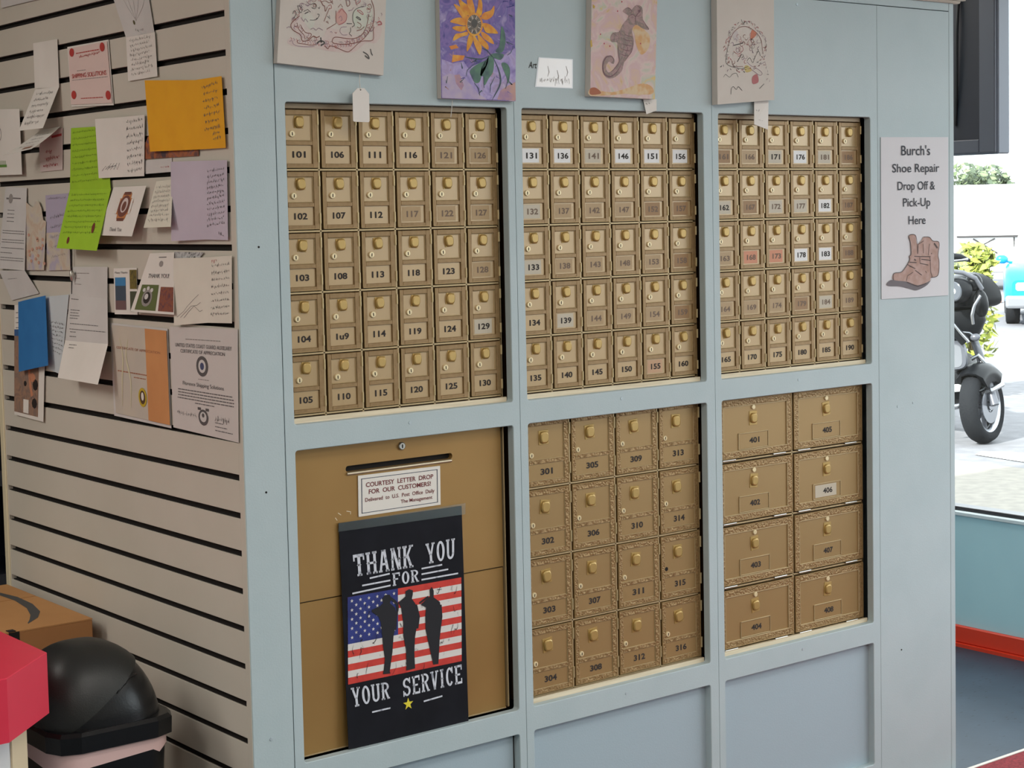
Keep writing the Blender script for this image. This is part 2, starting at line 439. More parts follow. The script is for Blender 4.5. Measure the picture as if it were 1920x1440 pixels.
mb.box((2.205, .02, 0), (2.2265, 1.245, 2.62), BLUE); mb.box((.03, 1.225, 0), (2.2, 1.245, 2.62), BLUE)
mb.box((.02, .02, 2.6), (2.2, 1.23, 2.62), BLUE)
front = struct(mb.build('wall_front'))
mb = MB(); mb.box((XA[1]-.0045, .0192, .3), (XA[1]-.0015, .0201, ZE-.002), DARK); mb.build('gap', front)
SCREW = mat('painted_screw', (178, 192, 198), .35, .3)
def screw(x, z, m=SCREW, r=.0042):
    mb = MB(); mb.tube([(x, -.0012, z), (x, .001, z)], [r*.75, r], m, 10); mb.build('screw', front)
for p in ((0.3982, 0, 1.1567), (0.9956, 0, 1.1581), (1.5963, 0, 1.1558), (0.9951, 0, 0.4593), (1.6025, -0, 0.4589), (0.0417, 0, 0.548), (1.983, 0, 1.0542), (2.0474, -0, 1.0589), (1.6038, 0, 2.1017)): screw(p[0], p[2])
for p in ((0.0485, 0, 1.5377), (0.0482, 0, 1.0487), (1.9927, 0, 0.3891)): screw(p[0], p[2], DARK, .0026)
mb = MB(); mb.box((-.01, -.012, 2.139), (2.246, .012, 2.19), mat('cream_moulding', (196, 186, 172), .5), .004)
mb.box((-.01, -.02, 2.146), (2.254, -.008, 2.151), mat('cream_moulding_lip', (176, 166, 152), .5)); struct(mb.build('trim_2'))
n = 3
for (xl, xr) in (XA, XB, XC):
    for zz in ((ZB,) if xl == XA[0] else (ZB, ZD)):
        mb = MB(); mb.box((xl+.0005, .0204, zz-.004), (xr-.0015, .026, zz+.0105), WOODSILL); struct(mb.build('trim_%d' % n)); n += 1

# ------------------------------------------------------------------ mailbox banks
def ring(mb, x0, x1, z0, z1, b, y0, y1, m, bev=.0006):
    mb.box((x0, y0, z0), (x0+b, y1, z1), m, bev); mb.box((x1-b, y0, z0), (x1, y1, z1), m, bev)
    mb.box((x0+b, y0, z0), (x1-b, y1, z0+b), m, bev); mb.box((x0+b, y0, z1-b), (x1-b, y1, z1), m, bev)
YF = .0295          # front of the doors
def dial_mesh(r, plate, name):
    mb = MB(); pw, ph = plate
    mb.box((-pw/2, -.0012, -ph/2), (pw/2, .001, ph/2), BRASS, .0005)
    rings = []
    for k, y in ((1.0, -.0012), (1.0, -.0042), (.9, -.0062), (.72, -.0068)):
        rings.append([(r*k*math.copysign(abs(math.cos(t))**.72, math.cos(t)), y, r*1.12*k*math.copysign(abs(math.sin(t))**.72, math.sin(t))) for t in [2*PI*j/24 for j in range(24)]])
    mb.loft([list(q) for q in rings], BRASS, True)
    o = mb.build(name); me = o.data; bpy.data.objects.remove(o); return me
def lock_mesh(r, slot=True):
    mb = MB(); mb.tube([(0, .001, 0), (0, -.003, 0), (0, -.0036, 0)], [r, r, r*.85], LOCKM, 16)
    if slot: mb.box((-r*.13, -.0042, -r*.5), (r*.13, -.0035, r*.5), DARK)
    o = mb.build('lock'); me = o.data; bpy.data.objects.remove(o); return me
def hole_mesh(r):
    mb = MB(); mb.tube([(0, .001, 0), (0, -.0006, 0)], r, DARK, 14)
    o = mb.build('lock'); me = o.data; bpy.data.objects.remove(o); return me
def hinge_mesh(h, horiz=False):
    mb = MB()
    if horiz: mb.tube([(-h/2, 0, 0), (h/2, 0, 0)], .0024, STEEL, 8)
    else: mb.tube([(0, 0, -h/2), (0, 0, h/2)], .0024, mat('hinge_brass', (200, 180, 136), .3, .5) if 'hinge_brass' not in MATS else MATS['hinge_brass'], 8)
    o = mb.build('hinge'); me = o.data; bpy.data.objects.remove(o); return me
def door_small():
    W, H = .0825, .1172; mb = MB()
    mb.box((0, .004, 0), (W, .012, H), GOLDP)
    def bars(x0, x1, z0, z1, m): mb.box((x0, 0, z0), (x1, .005, z1), m, .0007)
    bars(0, .0095, 0, H, EDGE); bars(W-.0115, W, 0, H, EDGE); bars(.0095, W-.0115, H-.0105, H, EDGE); bars(.0095, W-.0115, 0, .0085, EDGE); bars(.0095, W-.0115, .0455, .0545, EDGE)
    mb.box((0, -.0003, 0), (.0016, .012, H), GOLD); mb.box((0, -.0003, 0), (W, .012, .0016), GOLD)
    ring(mb, .0095, W-.0115, .0545, H-.0105, .0016, .002, .0046, GOLDFRAME)
    o = mb.build('door'); me = o.data; bpy.data.objects.remove(o); return me
def door_medium():
    W, H = .1285, .152; mb = MB()
    mb.box((0, .003, 0), (W, .012, H), GOLDM)
    def bars(x0, x1, z0, z1, m): mb.box((x0, 0, z0), (x1, .004, z1), m, .0007)
    bars(.002, .012, .002, H-.002, ORN); bars(W-.014, W-.002, .002, H-.002, ORN); bars(.012, W-.014, H-.014, H-.002, ORN); bars(.012, W-.014, .002, .012, ORN); bars(.012, W-.014, .051, .060, ORN)
    ring(mb, 0, W, 0, H, .0022, -.0004, .006, GOLD); ring(mb, .0115, W-.0135, .0595, H-.0135, .0016, .0012, .0036, GOLDFRAME); ring(mb, .0115, W-.0135, .0115, .0515, .0016, .0012, .0036, GOLDFRAME)
    o = mb.build('door'); me = o.data; bpy.data.objects.remove(o); return me
def door_large():
    W, H = .2635, .1475; mb = MB()
    mb.box((0, .003, 0), (W, .012, H), GOLDM)
    def bars(x0, x1, z0, z1, m): mb.box((x0, 0, z0), (x1, .004, z1), m, .0007)
    bars(.002, .017, .002, H-.002, ORN); bars(W-.017, W-.002, .002, H-.002, ORN); bars(.017, W-.017, H-.017, H-.002, ORN); bars(.017, W-.017, .002, .016, ORN)
    ring(mb, 0, W, 0, H, .0024, -.0005, .006, GOLD); ring(mb, .0165, W-.0165, .0155, H-.0165, .0024, -.0002, .0036, GOLDFRAME)
    o = mb.build('door'); me = o.data; bpy.data.objects.remove(o); return me
DIAL_S = dial_mesh(.0106, (.0215, .0250), 'dial'); DIAL_M = dial_mesh(.0125, (.029, .033), 'dial'); DIAL_L = dial_mesh(.0115, (.028, .036), 'dial')
LOCK_S = lock_mesh(.0066); LOCK_M = lock_mesh(.0062); LOCK_L = lock_mesh(.0062, False); HOLE = hole_mesh(.005)
HINGE = hinge_mesh(.021); HINGE_M = hinge_mesh(.026); HINGE_L = hinge_mesh(.045, True)
DOOR_S, DOOR_M, DOOR_L = door_small(), door_medium(), door_large()
STY = {'p': (None, INK), 'f': (TAN, INKF), 'b': (BROWN, INKF), 'w': (WHITE, INK), 'g': (GREYW, INK), 'h': (GREYW, INKF), 'r': (PINKS, INKF), 'k': (PINKL, INK)}
STYN = {'f': 'tan faded number sticker', 'b': 'browned faded number sticker', 'w': 'white number sticker', 'g': 'whitish number sticker', 'h': 'pale faded number sticker', 'r': 'reddish faded number sticker', 'k': 'pinkish number sticker'}
def plate(parent, txt, style, x0, x1, z0, z1, y, cap, cw, dx=0.0, raised=False, base=None):
    base = base or GOLDP
    mb = MB(); st, ink = STY[style]
    P = Panel([(x0, y, z0), (x1, y, z0), (x1, y, z1), (x0, y, z1)])
    if raised:
        ring(mb, x0-.003, x1+.003, z0-.003, z1+.003, .0022, y-.0016, y+.003, GOLDFRAME)
    P.sheet(mb, base, .0006)
    if st is not None:
        w = (x1-x0)
        P.rect(mb, .06, .06, .86, .95, st, .0003)
    P.text(mb, txt, .5+dx, .5, cw/P.w, cap/P.h, ink, .0006, bold=.03)
    o = mb.build('number_plate', parent)
    if style in STYN: o['label'] = STYN[style]
    return o
def bank(label, X, Zr, xs, zrow, ncol, nrow, first, kind, styles):
    """xs = left edge of the first door, zrow = bottom of the top row of doors"""
    px, pz, W, H, dm = {'S': (.0917, .1250, .0825, .1172, DOOR_S), 'M': (.1370, .1595, .1285, .152, DOOR_M), 'L': (.2710, .1590, .2635, .1475, DOOR_L)}[kind]
    root = empty('mailbox_bank', (X[0], .02, Zr[0]), label, 'mailbox bank')
    def loc(x, y, z): return (x - X[0], y - .02, z - Zr[0])
    mb = MB()
    mb.box(loc(X[0]+.0005, .046, Zr[0]), loc(X[1]-.0005, .40, Zr[1]), mat('bank_body', (88, 66, 40), .6) if 'bank_body' not in MATS else MATS['bank_body'])
    yb = YF + .0028
    for c in range(ncol+1):
        x = xs - .0054 + c*px
        mb.box(loc(max(X[0]+.0006, x-.0024), yb, zrow-(nrow-1)*pz-.009), loc(min(X[1]-.0006, x+.0024), .048, min(Zr[1]-.001, zrow+H+.003)), GOLDFRAME, .0008)
    for r in range(nrow+1):
        z = zrow + H + (pz-H)/2 - r*pz
        if z < Zr[1]-.003: mb.box(loc(X[0]+.0006, yb, z-.0022), loc(xs+(ncol-1)*px+W+.003, .048, z+.0022), GOLDFRAME, .0008)
    zt = zrow + H + .002
    if zt < Zr[1] - .002: mb.box(loc(X[0]+.0006, YF-.004, zt), loc(X[1]-.012, .048, Zr[1]-.0005), MATS['bank_lintel'] if 'bank_lintel' in MATS else mat('bank_lintel', (172, 152, 124), .5, .2), .0006)
    mb.box(loc(xs+(ncol-1)*px+W+.0035, yb, Zr[0]+.0105), loc(X[1]-.008, .048, Zr[1]-.002), ORN)
    mb.build('frame', root)
    for c in range(ncol):
        for r in range(nrow):
            no = first + c*nrow + r; x = xs + c*px; z = zrow - r*pz
            d = link(dm, 'door', root, loc(x, YF, z)); txt = str(no); st = styles.get(no, 'p')
            d['label'] = 'gold mailbox door numbered %s' % txt
            if kind == 'S':
                k = link(DIAL_S, 'dial', d, (.0415, .004, .0922)); q = link(LOCK_S, 'lock', d, (.0245, .004, .0685))
                if txt == '109': txt = '1u9'
                plate(d, txt, st, .0105, W-.0125, .0095, .0445, .0035, .0135, .031, .0)
                for hz in (.098, .022): link(HINGE, 'hinge', d, (W+.0014, -.0002, hz))
            elif kind == 'M':
                k = link(DIAL_M, 'dial', d, (.056, .003, .110)); q = link(HOLE if no == 315 else LOCK_M, 'lock', d, (.019, .003, .0715))
                if no == 315: q['label'] = 'empty black lock hole'
                plate(d, txt, st, .0135, W-.0155, .0135, .0495, .0026, .0145, .036, .0, False, GOLDM)
                for hz in (.125, .034): link(HINGE_M, 'hinge', d, (W+.0016, -.0004, hz))
            else:
                k = link(DIAL_L, 'dial', d, (.125, .003, .096)); q = link(LOCK_L, 'lock', d, (.125, .003, .1235))
                plate(d, txt, st, .074, .176, .022, .058, .0022, .0145, .036, .03, True, GOLDM)
                for hx in (.035, .215): link(HINGE_L, 'hinge', d, (hx, -.0005, -.003))
            rr = random.Random(no)
            k.rotation_euler = (0, rr.uniform(-.12, .12), 0)
            q.rotation_euler = (0, rr.uniform(-.15, .15), 0)
    return root
sA = {121:'f',126:'f',117:'f',122:'f',127:'f',128:'f',129:'g',123:'p'}
sB = {131:'w',136:'w',141:'h',146:'w',151:'w',156:'w',132:'h',137:'f',142:'f',147:'f',152:'b',157:'b',133:'g',138:'f',143:'f',148:'f',153:'f',158:'b',139:'g',144:'f',149:'f',154:'f',159:'b',155:'k'}  # plate 132 set pale: glare on it put into the sticker colour
sC = {161:'b',166:'f',171:'g',176:'w',181:'h',186:'b',162:'g',167:'b',172:'h',177:'h',182:'w',187:'b',163:'f',168:'r',173:'r',178:'w',183:'w',188:'b',164:'f',169:'f',174:'f',179:'b',184:'h',189:'f'}
bank('gold bank of thirty small mailboxes numbered 101 to 130 under the sunflower canvas', XA, (ZB, ZA), .1262, 1.6945, 6, 5, 101, 'S', sA)
bank('gold bank of thirty small mailboxes numbered 131 to 160 under the seahorse canvas', XB, (ZB, ZA), .7283, 1.6945, 6, 5, 131, 'S', sB)
bank('gold bank of thirty small mailboxes numbered 161 to 190 beside the shoe repair sign', XC, (ZB, ZA), 1.3325, 1.6945, 6, 5, 161, 'S', sC)
bank('gold bank of sixteen medium mailboxes numbered 301 to 316 right of the letter drop', XB, (ZD, ZC), .7300, .9745, 4, 4, 301, 'M', {})
bank('gold bank of eight large mailboxes numbered 401 to 408 at lower right', XC, (ZD, ZC), 1.3385, .9720, 2, 4, 401, 'L', {406:'g'})

# ------------------------------------------------------------------ letter drop
root = empty('letter_drop', (XA[0], .02, ZD), 'gold letter drop cabinet with a wide mail slot and lock at lower left', 'letter drop')
def LD(x, y, z): return (x - XA[0], y - .02, z - ZD)
YD = .031
sl0, sl1 = (0.2553, 0.031, 1.0656), (0.5294, 0.031, 1.0649)
sx0, sx1, sz = sl0[0], sl1[0], (sl0[2] + sl1[2]) / 2 + .004
sh = .0065
seam = ((0.1399, 0.031, 0.8059)[2] + (0.6573, 0.031, 0.8051)[2]) / 2
XR = (0.6626, 0.031, 1.0006)[0]
mb = MB()
# upper plate with a rounded slot cut through it
hole = rrect(sx0, sx1, sz - sh, sz + sh, .0062, 4)
oc = [(XR, ZC - .001), (XA[0] + .001, ZC - .001), (XA[0] + .001, seam + .0012), (XR, seam + .0012)]
for c in range(4):
    for i in range(4):
        a, b = hole[c*5+i], hole[c*5+i+1]
        mb.face([LD(oc[c][0], YD, oc[c][1]), LD(b[0], YD, b[1]), LD(a[0], YD, a[1])], GOLDDOOR)
    a = hole[c*5+4]; b = hole[((c+1)%4)*5]; d = (c+1) % 4
    mb.face([LD(oc[d][0], YD, oc[d][1]), LD(b[0], YD, b[1]), LD(a[0], YD, a[1]), LD(oc[c][0], YD, oc[c][1])], GOLDDOOR)
for i in range(20):
    a, b = hole[i], hole[(i+1) % 20]
    mb.face([LD(a[0], YD, a[1]), LD(b[0], YD, b[1]), LD(b[0], YD+.012, b[1]), LD(a[0], YD+.012, a[1])], GOLDDOOR)
up = mb.build('upper_plate', root)
mb = MB(); mb.box(LD(sx0-.01, YD+.012, sz-.012), LD(sx1+.01, YD+.05, sz+.012), DARK); mb.build('slot_cavity', up)
mb = MB(); mb.tube([LD(sx0+.002, YD-.001, sz-sh-.0035), LD(sx1-.004, YD-.001, sz-sh-.0035)], .0036, mat('slot_lip', (196, 184, 158), .3, .7), 10); mb.build('slot_lip', up)
lk = (0.3959, 0.031, 1.1041)
mb = MB(); mb.tube([LD(lk[0], YD+.001, lk[2]), LD(lk[0], YD-.004, lk[2]), LD(lk[0], YD-.0052, lk[2])], [.0085, .0085, .0068], STEEL, 18); mb.box(LD(lk[0]-.0012, YD-.006, lk[2]-.004), LD(lk[0]+.0012, YD-.005, lk[2]+.004), DARK)
mb.build('lock', up)
mb = MB(); mb.box(LD(XA[0]+.001, YD+.001, ZD+.001), LD(XR, YD+.006, seam-.0016), GOLDDOOR, .0012)
mb.box(LD(XA[0]+.001, YD, ZD+.001), LD(XR, YD+.004, ZD+.004), GOLDFRAME, .0006)
mb.build('lower_plate', root)
mb = MB(); mb.box(LD(XR+.004, YD-.004, ZD+.004), LD(XA[1]-.006, YD+.02, ZC-.004), GOLDFRAME, .003); mb.build('side_rail', root)
mb = MB(); mb.box(LD(XA[0], YD+.052, ZD), LD(XA[1], .40, ZC), MATS['bank_body']); mb.box(LD(XA[0], YD+.007, ZD), LD(XA[1], YD+.052, sz-.014), MATS['bank_body']); mb.box(LD(XA[0], YD+.02, sz+.014), LD(XA[1], YD+.052, ZC), MATS['bank_body']); mb.build('body', root)

mb = MB(); P = Panel([(0.2826, 0.0285, 0.966), (0.4935, 0.0285, 0.9662), (0.4945, 0.0285, 1.0511), (0.284, 0.0285, 1.0527)]); P.sheet(mb, mat('drop_sign_white', (226, 222, 214), .35), .0015)
BORD = mat('sign_border_blue', (48, 56, 78), .5); MAROON = mat('sign_maroon', (112, 34, 38), .5)
for a in ((.035,.07,.965,.085),(.035,.905,.965,.92),(.035,.07,.044,.92),(.956,.07,.965,.92)): P.rect(mb, *a, BORD)
P.text(mb, 'COURTESY  LETTER  DROP', .5, .755, .82, .115, MAROON, bold=.015)
P.text(mb, 'FOR  OUR  CUSTOMERS!', .5, .58, .755, .115, MAROON, bold=.015)
P.text(mb, 'Delivered  to  U.S.  Post  Office  Daily', .5, .375, .845, .125, MAROON, bold=.01)
P.text(mb, 'The Management', .70, .215, .39, .115, MAROON, bold=.01)
tag(mb.build('letter_drop_sign'), 'white plastic sign reading COURTESY LETTER DROP below the mail slot', 'sign')

# ------------------------------------------------------------------ THANK YOU banner
CLOTH = mat('banner_black', (25, 26, 33), .7, c2=(20, 21, 27), scale=10, bump=0.35, bscale=14, spec=.15)
BW = mat('banner_white', (206, 210, 220), .75, c2=(128, 132, 146), scale=70, lo=.56, hi=.72, detail=4)
BR = mat('banner_red', (206, 62, 50), .75, c2=(190, 50, 42), scale=40)
BS = mat('banner_stripe', (214, 210, 206), .75, c2=(150, 146, 146), scale=50, lo=.62, hi=.7)
BB = mat('banner_blue', (38, 52, 128), .75, c2=(30, 40, 104), scale=30)
BY = mat('banner_yellow', (222, 206, 52), .7)
SILH = mat('banner_silhouette', (24, 24, 30), .8)
root = empty('thank_you_banner', (0.2386, 0.02, 0.4819), 'black THANK YOU FOR YOUR SERVICE flag banner taped over the letter drop', 'banner')
org = Vector((0.2386, 0.02, 0.4819))
P = Panel([Vector(q) - org for q in [(0.2317, 0.012, 0.4841), (0.543, 0.012, 0.4772), (0.5477, 0.026, 0.9574), (0.2317, 0.026, 0.9594)]])
mb = MB(); P.sheet(mb, CLOTH, .001, 6, 10)
cloth = mb.build('cloth', root)
def sub(lst): return Panel([P.p(a, b, .0005) for a, b in lst])
Fl = sub([(0.017, 0.286), (0.956, 0.291), (0.976, 0.674), (0.042, 0.67)])
mb = MB()
for i in range(13): Fl.rect(mb, 0, i/13, 1, (i+1)/13, BR if i % 2 == 0 else BS, .0001)
Fl.rect(mb, 0, 6/13, .43, 1, BB, .0003)
def star(Q, mb, a, b, r, m, l=.0006, rot=0):
    pts = []
    for i in range(10):
        t = PI/2 + rot + i*PI/5; k = r if i % 2 == 0 else r*.4
        pts.append((a + k*math.cos(t)/Q.w, b + k*math.sin(t)/Q.h))
    for i in range(0, 10, 2): Q.poly(mb, [(a, b), pts[i-1], pts[i], pts[(i+1) % 10]], m, l)
for r in range(9):
    for c in range(6 if r % 2 == 0 else 5):
        star(Fl, mb, (.035 + c*.072 + (.036 if r % 2 else 0)), .97 - r*.0525 - .02, .0042, BS)
for pts in ([(0.313, 0.638), (0.336, 0.653), (0.375, 0.651), (0.388, 0.631), (0.372, 0.613), (0.413, 0.589), (0.423, 0.548), (0.407, 0.496), (0.392, 0.465), (0.378, 0.393), (0.35, 0.309), (0.356, 0.299), (0.294, 0.302), (0.302, 0.321), (0.315, 0.366), (0.304, 0.427), (0.301, 0.474), (0.294, 0.534), (0.277, 0.562), (0.227, 0.587), (0.225, 0.597), (0.293, 0.607), (0.318, 0.618)],
            [(0.503, 0.654), (0.534, 0.661), (0.564, 0.652), (0.562, 0.635), (0.553, 0.616), (0.578, 0.593), (0.595, 0.572), (0.598, 0.531), (0.582, 0.479), (0.567, 0.44), (0.557, 0.374), (0.558, 0.3), (0.484, 0.298), (0.488, 0.321), (0.489, 0.395), (0.471, 0.457), (0.475, 0.516), (0.466, 0.564), (0.462, 0.584), (0.445, 0.606), (0.489, 0.622), (0.501, 0.631)],
            [(0.703, 0.642), (0.722, 0.654), (0.736, 0.635), (0.734, 0.605), (0.784, 0.58), (0.799, 0.531), (0.789, 0.472), (0.774, 0.419), (0.763, 0.353), (0.754, 0.3), (0.711, 0.301), (0.696, 0.346), (0.675, 0.409), (0.657, 0.465), (0.659, 0.525), (0.667, 0.565), (0.626, 0.582), (0.676, 0.604), (0.703, 0.612)]):
    P.poly(mb, pts[::-1], SILH, .0016)
for pts, w in (([(0.368, 0.64), (0.432, 0.6), (0.419, 0.548), (0.406, 0.49)], .006), ([(0.442, 0.605), (0.507, 0.628)], .004), ([(0.614, 0.59), (0.689, 0.613)], .004), ([(0.584, 0.586), (0.604, 0.53), (0.588, 0.478)], .006), ([(0.789, 0.566), (0.792, 0.512), (0.776, 0.459)], .006)):
    P.stroke(mb, pts, w, SILH, .0017)
for k in range(26):
    a = random.uniform(.03, .97); b = random.uniform(.05, .95); q = [(a, b)]
    for i in range(4): q.append((q[-1][0] + random.uniform(-.02, .02), q[-1][1] + random.uniform(-.06, .03)))
    Fl.stroke(mb, q, random.uniform(.0006, .0016), SILH, .0009, True)
mb.build('flag_print', root)
def wletter(Q, mb, ch, a0, a1, m, b0=0.0, b1=1.0, l=.0004):
    def X(x): return a0 + (a1-a0)*x
    def Y(y): return b0 + (b1-b0)*y
    def quad(*p): Q.poly(mb, [(X(x), Y(y)) for x, y in p], m, l)
    def R(x0, y0, x1, y1): quad((x0,y0),(x1,y0),(x1,y1),(x0,y1))
    def bar(x0, y0, x1, y1, w):   # slanted stem
        quad((x0-w/2,y0),(x0+w/2,y0),(x1+w/2,y1),(x1-w/2,y1))
    def stem(x, top=True, bot=True, w=.24):
        R(x-w/2, 0, x+w/2, 1)
        if top: R(x-w*.85, .9, x+w*.85, 1)
        if bot: R(x-w*.85, 0, x+w*.85, .1)
        quad((x-w*.8,.5),(x,.43),(x+w*.8,.5),(x,.57))
    def arc(cx, cy, rx, ry, t0, t1, w=.24, h=.1, n=10):
        for i in range(n):
            u, v = t0+(t1-t0)*i/n, t0+(t1-t0)*(i+1)/n
            f = lambda t, s: (cx+(rx-s*w)*math.cos(t), cy+(ry-s*h)*math.sin(t))
            q = [f(u,1), f(u,0), f(v,0), f(v,1)]
            quad(*(q if t1 > t0 else q[::-1]))
    if ch == 'T': stem(.5, False, True, .26); R(0,.86,1,1); R(0,.7,.13,.86); R(.87,.7,1,.86)
    elif ch == 'H': stem(.2); stem(.8); R(.2,.45,.8,.55)
    elif ch == 'A': bar(.16,0,.44,1,.2); bar(.84,0,.56,1,.24); R(.28,.3,.74,.4); R(0,0,.34,.09); R(.64,0,1,.09); R(.3,.92,.7,1)
    elif ch == 'N': stem(.17,True,True,.18); stem(.83,True,True,.18); bar(.76,0,.24,1,.24)
    elif ch == 'K': stem(.2); bar(.36,.45,.82,1,.2); bar(.82,0,.44,.58,.24); R(.62,.91,1,1); R(.62,0,1,.09)
    elif ch == 'Y': bar(.46,.42,.16,1,.24); bar(.54,.42,.84,1,.2); R(.37,0,.63,.45); R(.25,0,.75,.1); R(0,.91,.36,1); R(.66,.91,1,1)
    elif ch == 'O': arc(.5,.5,.46,.5,0,2*PI,.26,.12,20)
    elif ch == 'U': R(.08,.25,.32,1); R(.68,.25,.92,1); R(0,.91,.4,1); R(.6,.91,1,1); arc(.5,.3,.42,.3,PI,2*PI,.24,.12,10)
    elif ch == 'F': stem(.24); R(.2,.88,.95,1); R(.82,.7,.95,.88); R(.3,.45,.72,.56)
    elif ch == 'E': stem(.24); R(.2,.88,.95,1); R(.82,.72,.95,.88); R(.3,.45,.72,.55); R(.2,0,.95,.12); R(.82,.12,.95,.28)
    elif ch == 'R': stem(.22); arc(.42,.74,.5,.26,-PI/2,PI/2,.24,.1,8); bar(.84,0,.52,.5,.24); R(.68,0,1,.09)
    elif ch == 'S': arc(.5,.73,.44,.27,PI*.08,PI*1.5,.24,.11,12); arc(.5,.28,.44,.28,PI/2,-PI*.92,.24,.11,12); R(.82,.68,.95,1); R(.05,0,.18,.32)
    elif ch == 'V': bar(.5,0,.2,1,.24); bar(.5,0,.8,1,.18); R(0,.91,.4,1); R(.62,.91,1,1)
    elif ch == 'I': stem(.5, True, True, .4)
    elif ch == 'C': arc(.54,.5,.46,.5,PI*.22,PI*1.78,.26,.12,16); R(.8,.66,.93,1)
def word(lst, txt, ws=None):
    mb = MB(); Q = sub(lst); ws = ws or [1]*len(txt); tot = sum(ws); x = 0
    for ch, w in zip(txt, ws):
        wletter(Q, mb, ch, (x + .05*w)/tot, (x + .93*w)/tot, BW); x += w
    mb.build('lettering', root)
word([(0.098, 0.755), (0.583, 0.756), (0.586, 0.858), (0.091, 0.852)], 'THANK')
word([(0.686, 0.759), (0.931, 0.766), (0.937, 0.858), (0.678, 0.852)], 'YOU')
word([(0.397, 0.686), (0.624, 0.687), (0.624, 0.743), (0.396, 0.744)], 'FOR')
word([(0.043, 0.181), (0.35, 0.188), (0.349, 0.263), (0.031, 0.269)], 'YOUR')
word([(0.448, 0.182), (0.963, 0.19), (0.961, 0.277), (0.445, 0.263)], 'SERVICE', [1,1,1,1,.62,1,1])
for pts in ([(0.221, 0.738), (0.382, 0.744)], [(0.159, 0.711), (0.385, 0.714)], [(0.08, 0.683), (0.385, 0.691)], [(0.643, 0.743), (0.816, 0.746)], [(0.641, 0.718), (0.866, 0.721)], [(0.639, 0.693), (0.949, 0.695)], [(0.196, 0.143), (0.344, 0.145)], [(0.621, 0.143), (0.779, 0.15)]):
    mb = MB(); P.stroke(mb, pts, .0034, BW, .001); mb.build('printed_line', root)
mb = MB(); star(P, mb, *[(0.492, 0.146)][0], .0135, BY, .001); mb.build('star_print', root)
mb = MB(); T = sub([(-0.013, 0.964), (1.025, 0.96), (1.028, 1.011), (-0.004, 1.001)]); T.sheet(mb, TAPE, .0002); tag(mb.build('packing_tape'), 'clear packing tape across the top of the black banner', 'tape')
bpy.data.objects['packing_tape'].location = org
bpy.data.objects['packing_tape'].location.y -= .002
mb = MB()
for pts in ([(0.006, 1.044), (0.029, 1.033)], [(0.072, 1.047), (0.105, 1.041), (0.101, 1.031)], [(-0.017, 1.025), (-0.003, 1.012)]): P.stroke(mb, pts, .0014, mat('tape_scrap', (226, 216, 190), .3) if 'tape_scrap' not in MATS else MATS['tape_scrap'], -.004)
o = tag(mb.build('tape_scrap'), 'torn scraps of clear tape left of the letter drop sign', 'tape'); o.location = org; o['kind'] = 'stuff'

# ------------------------------------------------------------------ canvases and tags
def canvas(corners, depth, label, face, side=None):
    c = [Vector(q) for q in corners]
    base = (c[0] + c[1]) / 2; base.y = -.0005
    root = empty('canvas_painting', base, label, 'painting', 'canvases along the top of the mailbox wall')
    P = Panel([q - base for q in c]); mb = MB()
    P.sheet(mb, face, depth - .0008, 1, 1, side or CANVAS)
    mb.build('stretched_canvas', root)
    return root, P
root, P = canvas([(0.0935, -0.016, 1.8991), (0.3436, -0.016, 1.8829), (0.3568, -0.016, 2.0609), (0.1073, -0.016, 2.0452)], .016, 'off-white canvas of pink swirling line drawings, leftmost of the paintings', CANVAS)
PK = mat('wash_pink', (204, 182, 178), .85, c2=(208, 196, 190), scale=30); GR = mat('wash_green', (192, 200, 184), .85, c2=(204, 202, 192), scale=30)
LB = mat('line_brown', (138, 92, 84), .8); LR = mat('line_rose', (176, 110, 112), .8); LP = mat('line_plum', (152, 128, 142), .8); LG = mat('line_grey', (92, 90, 88), .8)
mb = MB()
P.spoly(mb, [(0.109, 0.353), (0.08, 0.279), (0.157, 0.236), (0.333, 0.24), (0.459, 0.222), (0.635, 0.218), (0.729, 0.253), (0.82, 0.358), (0.92, 0.367), (0.967, 0.495), (0.952, 0.571), (0.89, 0.536), (0.869, 0.394), (0.768, 0.416), (0.488, 0.507), (0.438, 0.486), (0.391, 0.382), (0.192, 0.327)][::-1], PK, .0003)
P.spoly(mb, [(0.115, 0.529), (0.181, 0.63), (0.234, 0.564), (0.289, 0.423), (0.291, 0.363), (0.216, 0.338), (0.137, 0.452)][::-1], PK, .0004)
P.spoly(mb, [(0.689, 0.722), (0.781, 0.797), (0.858, 0.768), (0.863, 0.604), (0.79, 0.513), (0.714, 0.523), (0.686, 0.618)][::-1], GR, .0004)
P.spoly(mb, [(0.206, 0.649), (0.28, 0.679), (0.322, 0.57), (0.287, 0.483), (0.234, 0.556)][::-1], GR, .0005)
P.spoly(mb, [(0.514, 0.657), (0.568, 0.758), (0.621, 0.679), (0.611, 0.597), (0.549, 0.552)][::-1], mat('wash_rose', (202, 160, 152), .85), .0005)
